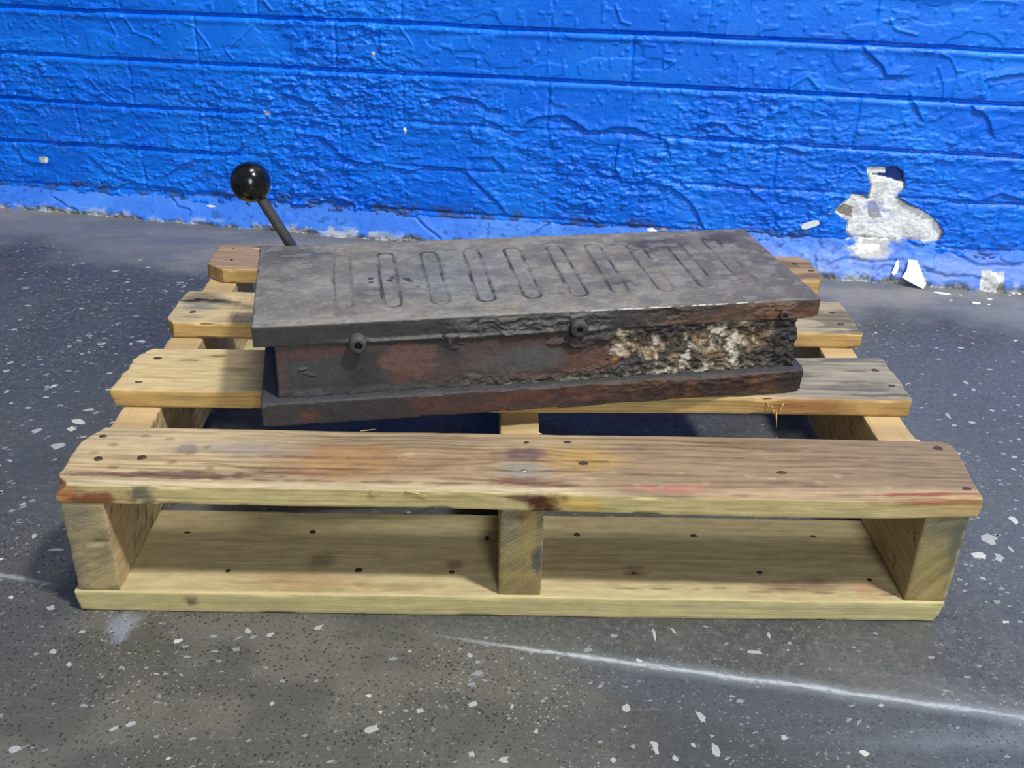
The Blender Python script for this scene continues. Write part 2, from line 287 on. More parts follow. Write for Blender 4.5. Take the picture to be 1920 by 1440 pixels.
def wood_mat(name, light, dark, pitch=.008, amt=.5, axis='top', fine=.25, seed=0.0, blot_=None, wob=9.0, lfreq=42.0):
    """axis 'top': grain along x, rings spread over y; 'side': rings over z; 'long': grain along y; 'end': sawn end"""
    t = NT(name); co = t.coord('Object'); x, y, z = t.sep(co); wp = t.attr('warp', 'Fac')
    if axis == 'top': a, r, o = x, y, z
    elif axis == 'side': a, r, o = x, z, y
    elif axis == 'long': a, r, o = y, z, x
    else: a, r, o = y, z, x
    r2 = t.math('ADD', r, wp)
    if axis == 'end':
        dx = t.math('SUBTRACT', x, .05+.03*seed); dz = t.math('ADD', z, .06)
        r2 = t.math('SQRT', t.math('ADD', t.math('MULTIPLY', dx, dx), t.math('MULTIPLY', dz, dz)))
        lv = t.comb(t.math('MULTIPLY', x, 20), t.math('MULTIPLY', z, 20), seed)
        fv = t.comb(t.math('MULTIPLY', x, 500), t.math('MULTIPLY', z, 500), seed)
    else:
        lv = t.comb(t.math('MULTIPLY', a, 2.2), t.math('MULTIPLY', r2, 14), t.math('MULTIPLY_ADD', o, 6, seed*7.3))
        fv = t.comb(t.math('MULTIPLY', a, 14), t.math('MULTIPLY', r2, 520), t.math('MULTIPLY_ADD', o, 300, seed))
    low = t.noise(lv, 1, 3, .55)
    mid = t.noise(t.comb(t.math('MULTIPLY', a, 5), t.math('MULTIPLY', r2, 85), seed+9), 1, 3, .6)
    ph = t.math('MULTIPLY_ADD', r2, 2*math.pi/pitch, t.math('ADD', t.math('MULTIPLY', low, wob*2.2), t.math('MULTIPLY', mid, 6.0)))
    s = t.math('MULTIPLY_ADD', t.math('SINE', ph), .5, .5)
    s = t.math('POWER', s, 1.8)
    mod = t.noise(t.comb(t.math('MULTIPLY', a, 5), t.math('MULTIPLY', r2, 40), seed), 1, 3)
    s = t.math('MULTIPLY', s, t.step(mod, .34, .66, .08, 1))
    f = t.noise(fv, 1, 3, .6)
    ln_ = t.noise(t.comb(t.math('MULTIPLY', a, 1.6), t.math('MULTIPLY', r2, lfreq), t.math('MULTIPLY_ADD', o, 8, seed*3.7)), 1, 2, .55, .25) if axis != 'end' else low
    ld = t.math('ABSOLUTE', t.math('SUBTRACT', t.math('FRACT', t.math('MULTIPLY', ln_, 9.0)), .5))
    thin = t.math('MULTIPLY', t.step(ld, .03, .14, 1, 0), t.step(t.math('ADD', mod, t.math('MULTIPLY', f, .4)), .5, .85))
    s = t.math('MAXIMUM', s, t.math('MULTIPLY', thin, .95))
    c = t.mix(t.math('MULTIPLY', s, amt), light, dark)
    c = t.mix(t.math('MULTIPLY', t.step(f, .5, .75), fine), c, dark)
    c = t.mix(t.math('MULTIPLY', t.step(t.noise(t.comb(t.math('MULTIPLY', a, 9), t.math('MULTIPLY', r2, 30), seed+3), 1, 4, .6), .45, .75), .3), c, blot_ or dark)
    k = t.math('MULTIPLY', t.math('SUBTRACT', 1.0, t.math('MULTIPLY', s, .38)), t.math('MULTIPLY_ADD', f, .35, .825))
    tc = t.mix(1.0, t.attr('tint'), t.comb(k, k, k), 'MULTIPLY')
    c = t.mix(t.attr('tint', 'Alpha'), c, tc)
    gr = t.noise(co, 700, 2)
    blk = t.noise(t.comb(t.math('MULTIPLY', a, 30), t.math('MULTIPLY', r2, 120), seed+5), 1, 4, .65)
    kk = t.math('MULTIPLY_ADD', blk, .9, .55); c = t.mix(1.0, c, t.comb(kk, kk, kk), 'MULTIPLY')
    b = t.bump(f, .5, .0007); b = t.bump(s, -.25, .0006, b); b = t.bump(gr, .25, .0005, b)
    c = t.mix(1.0, c, (.74, .76, .78, 1), 'MULTIPLY')
    return t.done(c, .74, .25, 0, b)

def metal_mat(name, base, dark, light, rough=.5, metal=.35, bs=.5, dim=1.0):
    t = NT(name); co = t.coord('Object')
    n1 = t.noise(t.mapv(co, (1, 1.6, 1.6)), 16, 5, .65); n2 = t.noise(co, 90, 5, .65); n3 = t.noise(co, 600, 3, .6)
    c = t.mix(t.step(n1, .38, .62), dark, base)
    c = t.mix(t.math('MULTIPLY', t.step(n2, .5, .7), .6), c, light)
    c = t.mix(t.math('MULTIPLY', t.step(n3, .6, .72), .4), c, dark)
    v = t.noise(co, 160, 5, .7)
    c = tinted(t, c, 1.1, v)
    c = t.mix(1.0, c, (dim, dim, dim, 1), 'MULTIPLY')
    b = t.bump(n3, bs*.5, .0006); b = t.bump(v, bs, .0012, b)
    return t.done(c, t.step(n2, .3, .7, rough-.08, rough+.12), .35, metal, b)
M_steel = metal_mat('oily_ground_steel', lin(118, 113, 104), lin(92, 87, 81), lin(140, 135, 124), .55, .0, .35)
M_iron = metal_mat('grimy_cast_iron', lin(54, 54, 57), lin(43, 43, 46), lin(66, 65, 66), .66, .0, .8, .74)

# ------------------------------------------------------------------ the wall
def wallH(s, z):
    """outward relief of the painted brickwork at s along the wall, z flattened course height"""
    h = .0012*fbm(s*7, z*10, 0, 3, 5)
    rough = np.clip(.18+.42*sst(.31, .20, z)+1.1*fbm(s*4.5, z*8, 0, 3, 11)-.12*sst(.30, .34, z), .03, 1.1)
    # lumps, drips and flaked edges of many coats of paint
    a = fbm(s*58, z*115, 0, 3, 21); h = h+rough*.0036*sst(.16, .42, a)
    b = fbm(s*30+9, z*95, 0, 3, 33); h = h-rough*.0024*sst(.24, .36, b)
    r = 1-np.abs(fbm(s*26, z*85, 0, 3, 41)); h = h+rough*.0018*sst(.90, .99, r)
    h = h+rough*.0010*fbm(s*150, z*200, 0, 2, 51)+.0001*fbm(s*300, z*300, 0, 2, 53)
    # terraces where a sheet of paint has come away
    q = fbm(s*6.3+3, z*15, 0, 4, 61)
    h = h+.0012*sst(.02, .045, q)-.0010*sst(-.30, -.27, q)
    # small pimples
    a = fbm(s*120, z*120, 0, 1, 71); h = h+.0012*sst(.55, .85, a)
    # courses
    sm = fbm(s*3.5, z*0+2, 0, 3, 81)
    for i, zj in enumerate(ZJ):
        d = z-zj+.0012*fbm(s*22, z*0+i, 0, 3, 91)+.0015*fbm(s*4, z*0+i, 0, 2, 92)
        if zj > .34: st = np.full(s.shape, 1.0)
        elif zj > .27: st = .95+.25*sm
        elif zj > .19: st = .45+.45*sst(.56, .44, s)+.30*sm+.35*sst(1.15, 1.3, s)
        elif zj > .1: st = .40+.35*sst(.5, .4, s)+.5*sm+.3*sst(1.6, 1.7, s)
        else: st = .5+.5*sm
        st = np.clip(st, 0, 1.1)*1.15
        prof = np.where(d > 0, 1-sst(.0002, .0018, d), 1-sst(.0012, .0068, -d))
        h = h-.0066*st*prof
        h = h+.0014*st*np.exp(-((d+.0105)/.004)**2)
    # perpends, mostly bridged by paint
    row = np.searchsorted(np.array(ZJ), z); off = np.where(row % 2 == 1, .5294-BL*2, .6605-BL*2)
    ds = np.abs((s-off+BL/2) % BL-BL/2+.0012*fbm(s*0+row*3, z*40, 0, 2, 95))
    st = np.clip(.55+.6*noise(row*3.7, np.round((s-off)/BL)*1.7, 0, 97)+.8*fbm(s*20, z*50, 0, 2, 98), .06, 1)
    h = h-.0022*st*(1-sst(.0006, .0046, ds))
    # traced edges of the thick paint
    for pl in STEPS:
        xs = [p[0] for p in pl]; zs = [p[1]-TILT*p[0] for p in pl]
        m = (s > min(xs)-.04) & (s < max(xs)+.04) & (z > min(zs)-.04) & (z < max(zs)+.04)
        if not m.any(): continue
        sx = s[m]+.0018*fbm(s[m]*90, z[m]*90, 0, 2, 7); zz = z[m]+.0018*fbm(s[m]*90, z[m]*90, 5, 2, 8)
        d, sd = poly_dist(sx, zz, list(zip(xs, zs)))
        if pl[-1][0] < pl[0][0]: sd = -sd
        h[m] += np.where(sd > 0, .0020*(1-sst(0, .014, d)), -.0023*(1-sst(.002, .020, d)))*sst(.0, .0011, d)
    for pl in RIDGES:
        xs = [p[0] for p in pl]; zs = [p[1]-TILT*p[0] for p in pl]
        m = (s > min(xs)-.01) & (s < max(xs)+.01) & (z > min(zs)-.01) & (z < max(zs)+.01)
        if m.any():
            d, sd = poly_dist(s[m], z[m], list(zip(xs, zs))); h[m] += .0018*(1-sst(.0006, .0026, d))
    zz = z+TILT*s
    sx = s+.0020*fbm(s*80, z*80, 0, 3, 101); zx = zz+.0020*fbm(s*80, z*80, 3, 3, 102)
    ins = in_poly(sx, zx, PATCH)
    h = np.where(ins, -.0030+.0016*np.floor(3*fbm(s*45, z*45, 0, 3, 103))/3+.0006*fbm(s*300, z*300, 0, 2, 104), h)
    h = np.where(in_poly(sx, zx, HOLE), -.011, h)
    # the flat broken knock in the upper courses
    h = h-.004*blot(s, zz, .735, .345, .011, .005, .3, 3)-.003*blot(s, zz, .722, .335, .006, .004, .3, 4)
    return h
def wall_tint(s, z):
    zz = z+TILT*s; t = Tint(len(s))
    sx = s+.0020*fbm(s*80, z*80, 0, 3, 101); zx = zz+.0020*fbm(s*80, z*80, 3, 3, 102)
    ins = in_poly(sx, zx, PATCH)
    d, _ = poly_dist(sx, zx, PATCH+[PATCH[0]])
    t.add(ins*1.0, (236, 241, 244))
    t.add(ins*sst(.16, .30, fbm(s*55, z*70, 0, 4, 111))*.45, (170, 172, 174))
    t.add(ins*sst(.0045, .001, d)*sst(-.3, .2, fbm(s*60, z*60, 0, 3, 112)), (128, 120, 108))
    rag = lambda P: in_poly(sx, zx, P)*1.0
    t.add(rag(G1)*ins, (132, 122, 110), .9); t.add(rag(G2)*ins, (158, 156, 168), .9); t.add(rag(G3)*sst(-.25, .15, fbm(s*120, z*120, 0, 3, 113)), (150, 146, 140), .9)
    t.add(rag(HOLE), (18, 62, 140), 1)
    for i, (a, b, w_, h_) in enumerate(SPOTS):
        t.add(blot(s, zz, a, b, w_*.00075, h_*.00075, .15, i+5, .5), (225, 228, 225))
    t.add(blot(s, zz, .087, .092, .006, .005, .2, 9, .5)*.8, (190, 185, 160))
    # dirt lying along the bottom edge of the brickwork
    t.add(sst(.064, .044, z+.006*fbm(s*25, z*25, 0, 3, 115))*sst(-.1, .35, fbm(s*40, z*80, 0, 3, 116))*.75, (58, 66, 82))
    t.add(sst(.30, .55, fbm(s*16, z*38, 0, 4, 117))*.35, (44, 118, 232))
    return t
wall = empty('wall_back', WA.tolist(), WRZ, kind='structure')
def w2(V):  # (s, out, z) -> wall local (x along, y into the wall)
    return np.stack([V[:, 0], OFF-V[:, 1], V[:, 2]+TILT*V[:, 0]], 1)
# backing masonry behind the brick faces
V, F, I, P, N = dense_box((-2.35, OFF+.02, 0), (3.95, OFF+.16, 2.3), (.5, .2, .5), .004)
link('masonry', mesh_np('masonry', V, F, [M_wall]), wall)
rng = random.Random(4)
s_lo, s_hi = -.06, 1.92
for ri in range(len(ZJ)-1):
    z0, z1 = ZJ[ri], ZJ[ri+1]
    if ri == 0: z0 = .030
    off = .5294-BL*2 if (ri+1) % 2 == 1 else .6605-BL*2
    k0 = int(math.floor((-2.2-off)/BL))
    for k in range(k0, k0+25):
        a = off+k*BL; b = a+BL
        fine = b > s_lo and a < s_hi and z0+TILT*a < .47
        if True:
            rs = .0016 if fine else .0055
            u = np.linspace(a, b, int(round(BL/rs))+1); v = np.linspace(z0, z1, int(round((z1-z0)/rs))+1)
            S, Z, Fq = grid(u, v)
            h = wallH(S, Z); tt = wall_tint(S, Z)
            V = w2(np.stack([S, h, Z], 1)); nu, nv = len(u), len(v)
            # returns going back into the wall, so each brick has depth
            idx = np.arange(nu*nv).reshape(nu, nv); loop = np.concatenate([idx[:, 0], idx[-1, 1:], idx[-2::-1, -1], idx[0, -2:0:-1]])
            Va = V[loop]; Vb = Va.copy(); Vb[:, 1] = OFF+.021; m = len(loop); base = nu*nv; r_ = np.arange(m); r2 = np.roll(r_, -1)
            Fs = np.stack([base+r2, base+r_, base+m+r_, base+m+r2], 1)
            V = np.vstack([V, Va, Vb]); Fq = np.vstack([Fq, Fs]); tn = tt.arr(); tn = np.vstack([tn, tn[loop], tn[loop]])
            c = np.array([a, 0, z0]); 
            link('brick', mesh_np('brick', V, Fq, [M_wall], None, tn), wall)

# sloping mortar skirting between wall and floor
cove = empty('baseboard_back', WA.tolist(), WRZ, kind='structure')
def cove_mesh(s0, s1, rs, nv):
    u = np.arange(s0, s1+rs*.5, rs); v = np.linspace(-.18, 1.12, nv); S, T, Fq = grid(u, v)
    hc = .040+.013*S; right = sst(1.2, 1.4, S)
    rg = .25+right
    h = .0010*fbm(S*14, T*3, 0, 3, 201)+rg*.0022*fbm(S*45, T*4, 0, 4, 203)
    q = fbm(S*11, T*1.2, 0, 3, 205); h += .0022*rg*sst(.05, .09, q)
    toe = T+.16*fbm(S*38, T*1.0, 0, 4, 207)+.14*fbm(S*6, T*0, 0, 2, 208)
    crumb = sst(.22, .02, toe)
    h = h-.006*crumb+crumb*.006*np.abs(fbm(S*130, T*8, 0, 3, 209))
    for pl in ([(.7833, .95), (.8154, .485), (.8413, .2)], [(1.50, .33), (1.53, .55), (1.57, .50), (1.62, .62)], [(1.6527, .45), (1.69, .30), (1.72, .36), (1.75, .30)], [(1.70, .9), (1.735, .62), (1.80, .70)], [(.33, 1.0), (.345, .6), (.37, .5)], [(.10, .6), (.13, .3), (.15, .2)], [(1.03, .9), (1.00, .5)]):
        d, sd = poly_dist(S, T*.045+.0012*fbm(S*60, T*3, 0, 2, 5), [(a, b*.045) for a, b in pl]); h -= .0030*(1-sst(.0004, .0030, d))*1.0; h += np.where(sd > 0, .0014, 0)*(1-sst(0, .012, d))
    # position: plane from the toe line up to the wall face, a little hollow
    nrm = np.array([-.9, .45]); n_in = OFF*T+.003; zz = hc*T
    Y = n_in+h*nrm[0]; Z = np.maximum(zz+h*nrm[1], -.002)
    Y = np.where(T < 0, -.0+T*.02+0*Y, Y)
    V = np.stack([S, Y, Z], 1)
    t = Tint(len(S))
    t.add(right*sst(-.1, .25, fbm(S*20, T*2, 0, 4, 211))*.7, (84, 122, 210))
    t.add(right*sst(.1, .35, fbm(S*26, T*3, 3, 4, 213))*sst(.75, .3, T)*.75, (96, 104, 150))
    t.add(right*sst(.0, .3, fbm(S*9, T*1.5, 8, 3, 217))*sst(.9, .4, T)*.6, (120, 150, 225))
    t.add(crumb, (122, 124, 126)); t.add(crumb*sst(.0, .2, fbm(S*70, T*6, 0, 3, 219)), (196, 200, 200), .8); t.add(crumb*sst(.1, .3, fbm(S*60, T*5, 6, 3, 221)), (54, 56, 60), .8)
    t.add(sst(.16, .05, toe+.1*fbm(S*20, T, 3, 2, 6))*.9, (96, 97, 98))
    spatter = sst(.40, .1, toe)*sst(.02, .25, fbm(S*60, T*4, 9, 4, 225)); t.add(spatter, (176, 190, 205), .7)
    t.add(sst(.22, .5, fbm(S*120, T*9, 4, 3, 227))*sst(.35, .1, fbm(S*4, T, 1, 2, 228))*.5, (24, 60, 140))
    # bare square where the skirting has lost its paint, and a split beneath it
    sq = (np.abs(S-1.762+.002*fbm(S*90, T*5, 0, 2, 3)) < .0175)*(T < .52+.05*fbm(S*60, T, 2, 2, 4))*1.0
    t.add(sq, (182, 186, 190)); t.add(sq*sst(-.1, .2, fbm(S*90, T*6, 0, 3, 231))*sst(.4, .15, T), (110, 106, 98)); t.add(sq*sst(.1, .3, fbm(S*110, T*8, 0, 3, 233)), (225, 230, 232), .8)
    t.add(blot(S, T*.045, 1.585, .034, .016, .008, .5, 7), (150, 165, 205), .8)
    t.add(blot(S, T*.045, .411, .031, .010, .0016, .2, 8, .3), (225, 228, 225)); t.add(blot(S, T*.045, .402, .038, .004, .002, .3, 9, .3), (200, 205, 205))
    t.add(blot(S, T*.045, 1.205, .042, .008, .003, .3, 10, .4), (215, 222, 230))
    t.add(blot(S, T*.045, .54, .001, .03, .006, .4, 12, .5), (86, 66, 58), .8)
    t.add(blot(S, T*.045, .66, .006, .09, .007, .4, 13, .5)*sst(-.2, .2, fbm(S*50, T*4, 0, 3, 14)), (170, 178, 186), .9)
    t.add(blot(S, T*.045, 1.567, .043, .034, .016, .3, 27, .5), (168, 170, 172)); t.add(blot(S, T*.045, 1.560, .043, .024, .011, .4, 28, .5)*sst(-.2, .1, fbm(S*80, T*8, 0, 3, 29)), (222, 228, 230)); 
    return mesh_np('baseboard', V, Fq, [M_cove], None, t.arr())
link('mortar_skirting', cove_mesh(-.08, 1.95, .0017, 54), cove)
link('mortar_skirting', cove_mesh(-2.35, -.08, .01, 20), cove); link('mortar_skirting', cove_mesh(1.9494, 3.95, .01, 20), cove)

# ------------------------------------------------------------------ the floor
u = np.concatenate([np.linspace(-4, -1.3, 8)[:-1], np.arange(-1.3, 1.3, .007), np.linspace(1.3, 4, 8)]); v = np.concatenate([np.linspace(-4, -.6, 8)[:-1], np.arange(-.6, 1.25, .007), np.linspace(1.25, 2.0, 4)])
X, Y, F = grid(u, v); t = Tint(len(X))
wd = -((X-WA[0])*WN[0]+(Y-WA[1])*WN[1])            # distance in front of the skirting
jit = .05*fbm(X*6, Y*6, 0, 3, 301)+.02*fbm(X*30, Y*30, 0, 2, 302)
near = sst(.23, .10, wd+jit*1.4+.05*sst(.2, .6, X))
t.add(near*.85, (114, 116, 118)); t.add(near*sst(-.1, .25, fbm(X*3, Y*14, 0, 4, 303))*.6, (132, 128, 122)); t.add(near*sst(.0, .3, fbm(X*7, Y*28, 0, 4, 305))*.5, (88, 91, 97))
left = sst(.10, -.10, X+jit); low = sst(.02, -.05, Y+.22*X+jit*.8)
brown = low*sst(.16, .0, X+.8*(Y+.12)+jit*1.5)
t.add(brown*.85, (78, 77, 72)); t.add(brown*sst(-.1, .3, fbm(X*16, Y*16, 0, 4, 307))*.6, (100, 98, 92))
t.add(low*sst(.05, .12, X+jit)*sst(.30, .18, X)*sst(-.05, -.09, Y+.35*X+jit*.5-.06)*.6, (48, 54, 62))
t.add(sst(.0, .03, X*.0+Y+.40*X-.02+.10)*sst(.0, -.01, Y+.1793*X+.0426)*sst(.02, .08, X)*.7, (70, 76, 86))
dl = sst(-.36, -.46, X+jit)*sst(-.15, .0, Y)*sst(.62, .40, Y+jit); t.add(dl*.4, (66, 69, 71))
t.add(sst(.36, .5, X+jit)*sst(-.12, .1, Y)*sst(.70, .5, Y+jit)*.5, (90, 95, 102))
t.add(blot(X, Y, -.355, -.022, .010, .018, .5, 31, .5), (130, 136, 156), .7)
t.add(blot(X, Y, .42, -.14, .10, .012, .8, 33, .4)*.5, (112, 120, 130))
spk = np.clip(.18+.82*brown+.35*(1-near)*(1-brown)+.25*fbm(X*8, Y*8, 0, 3, 309), 0, 1)*(1-.85*near)
floor = link('floor', mesh_np('floor', np.stack([X, Y, np.zeros(len(X))], 1), F, [M_floor], None, t.arr(), spk)); floor['kind'] = 'structure'

# pale pieces of aggregate worn flat in the floor
rng = random.Random(11)
def chip(x, y, wx, wy, ang=None, mi=None):
    n = rng.randint(7, 10); pts = []
    for k in range(n):
        a = 2*math.pi*(k+rng.uniform(-.3, .3))/n; r = rng.uniform(.48, 1.15)
        pts.append((math.cos(a)*r*wx/2, math.sin(a)*r*wy/2))
    top = [(p[0]*.93, p[1]*.93, .0004) for p in pts]; bot = [(p[0], p[1], -.0006) for p in pts]
    me = bpy.data.meshes.new('stone_chip'); me.from_pydata(top+bot+[(0, 0, .0004)], [], [[i, (i+1) % n, 2*n] for i in range(n)]+[[i, n+i, n+(i+1) % n, (i+1) % n] for i in range(n)])
    me.materials.append(M_chip[rng.choice([0, 0, 1, 1, 2]) if mi is None else mi])
    link('stone_chip', me, floor, (x, y, 0), (0, 0, rng.uniform(-.3, .9) if ang is None else ang))
for i, (x, y, wx, wy) in enumerate(CHIPS): chip(x, y, wx*.95, wy, rng.uniform(-.15, .35), 2 if wx*wy > .00016 and i % 2 else 0)
def pallet_cover(x, y): return -.43 < x < .43 and -.03 < y < .60
cnt = 0
while cnt < 245:
    x = rng.uniform(-1.0, 1.0); y = rng.uniform(-.2, .95)
    if pallet_cover(x, y) and rng.random() < .95: continue
    dw = -((x-WA[0])*WN[0]+(y-WA[1])*WN[1])
    if dw < .17: continue
    if abs(x-.03) > .47+.30*(y+.2)*1.15: continue
    if y < 0 and rng.random() < .55: continue
    if any(abs(x-q[0]) < .018 and abs(y-q[1]) < .018 for q in CHIPS): continue
    if y > .1 and x > 0 and rng.random() < .35: continue
    s_ = rng.choice([.004, .005, .006, .007, .009]); chip(x, y, s_*rng.uniform(1, 1.9), s_*rng.uniform(.7, 1.2)); cnt += 1
# finer pieces, too many to pick apart
Vs = []; Fs = []
for k in range(11000):
    x = rng.uniform(-1.15, 1.15); y = rng.uniform(-.3, 1.0)
    dw = -((x-WA[0])*WN[0]+(y-WA[1])*WN[1])
    if dw < .15 or (pallet_cover(x, y) and rng.random() < .7): continue
    if y < -.0 and rng.random() < .5: continue
    if math.sin(x*17+3)*math.sin(y*13+x*6) < rng.uniform(-1.2, .3): continue
    if abs(x-.03) > .50+.30*(y+.2)*1.15: continue
    a0 = rng.uniform(-.2, .8); wx = rng.choice([.0012, .0016, .0022, .003, .0045])*rng.uniform(.8, 1.3); wy = wx*rng.uniform(.35, .8); b0 = len(Vs)
    for j in range(5):
        a = 2*math.pi*(j+rng.uniform(-.3, .3))/5; px, py = math.cos(a)*wx*.8*rng.uniform(.6, 1.2), math.sin(a)*wy*.8*rng.uniform(.6, 1.2)
        Vs.append((x+px*math.cos(a0)-py*math.sin(a0), y+px*math.sin(a0)+py*math.cos(a0), .00025))
    Fs.append(list(range(b0, b0+5)))
me = bpy.data.meshes.new('stone_grit'); me.from_pydata(Vs, [], Fs); me.materials.append(M_chip[1]); g = link('stone_grit', me, floor); g['kind'] = 'stuff'

# ------------------------------------------------------------------ the pallet
Z1, Z2, Z3 = .02235, .11699, .13622
pallet = empty('wooden_pallet', (0, 0, 0), 0, label='light timber two-way pallet with four worn deck boards standing on the concrete floor', category='pallet')
def nails(o, pts, zt, rnd=.0040, mat=None, normal=None):
    for i, (x, y) in enumerate(pts):
        V, F = lathe([(0, .0005), (rnd*.55, .0006), (rnd*.9, .0005), (rnd, .0001), (rnd*1.02, -.0015)], 10)
        V[:, 0] *= rng.uniform(.8, 1.3); V[:, 1] *= rng.uniform(.6, 1.1)
        link('nail', mesh_np('nail', V, F, [mat or M_nail]), o, (x-o.location.x, y-o.location.y, zt-o.location.z), (rng.uniform(-.12, .12), rng.uniform(-.12, .12), 0))
def board(name, x0, x1, y0, y1, z0, z1, mats, res=.003, rad=.0016, hs=1.0, endL=None, endR=None, yfun=None, tint=None, warp=None, seed=0, label=None, zfun=None, fray=1.0):
    def hf(P, N):
        top = np.abs(N[:, 2]); sd = np.abs(N[:, 1])
        h = hs*(.00030*fbm(P[:, 0]*18, P[:, 1]*160, P[:, 2]*160, 3, seed)+.0007*fbm(P[:, 0]*7, P[:, 1]*14, P[:, 2]*30, 2, seed+5))
        edge = (np.abs(N[:, 1]) > .2) & (np.abs(N[:, 2]) > .2)
        h = h-edge*fray*.0022*sst(.15, .5, fbm(P[:, 0]*28, P[:, 1]*3, P[:, 2]*3, 3, seed+9))
        end = (np.abs(N[:, 0]) > .3); h = h+end*.0009*fbm(P[:, 0]*50, P[:, 1]*120, P[:, 2]*160, 3, seed+13)
        return h
    V, F, I, P, N = dense_box((x0, y0, z0), (x1, y1, z1), (res, res*.8, res*.75), rad, hf)
    if endL: V[:, 0] += (endL(P[:, 1], P[:, 2])-x0)*np.clip((x0+.06-P[:, 0])/.06, 0, 1)
    if endR: V[:, 0] += (endR(P[:, 1], P[:, 2])-x1)*np.clip((P[:, 0]-x1+.06)/.06, 0, 1)
    if yfun: V[:, 1] += yfun(P)
    if zfun: V[:, 2] += zfun(P)
    t = Tint(len(V))
    if tint: tint(t, P, N)
    wv = warp(P) if warp else np.zeros(len(V))
    mi = np.array([0, 0, 1, 1, 2, 2])[I]
    cx, cy, cz = (x0+x1)/2, (y0+y1)/2, z0
    o = link(name, mesh_np(name, V-np.array([cx, cy, cz]), F, mats, mi, t.arr(), wv), pallet, (cx, cy, cz))
    if label: o['label'] = label
    return o
def knotwarp(ks):
    def f(P):
        w_ = 0.0014*fbm(P[:, 0]*9, P[:, 1]*25, 0, 2, 5)
        for kx, ky, r, amp in ks:
            dy = P[:, 1]-ky; dx = P[:, 0]-kx
            w_ = w_-amp*np.sign(dy)*np.exp(-(dx/(r*1.6))**2)*np.exp(-(np.abs(dy)/(r*1.5)))
        return w_
    return f
up = lambda N: np.clip(N[:, 2], 0, 1)
fr = lambda N: np.clip(-N[:, 1], 0, 1)
endg = wood_mat('sawn_board_end', lin(196, 164, 110), lin(140, 104, 66), .003, .4, 'end', .3, 1)
edgeY = wood_mat('sawn_board_edge', lin(212, 194, 138), lin(164, 142, 88), .0046, .6, 'side', .22, 2, wob=5)
edgeO = wood_mat('sawn_board_edge_amber', lin(214, 176, 112), lin(158, 116, 62), .0042, .7, 'side', .3, 3, wob=7)
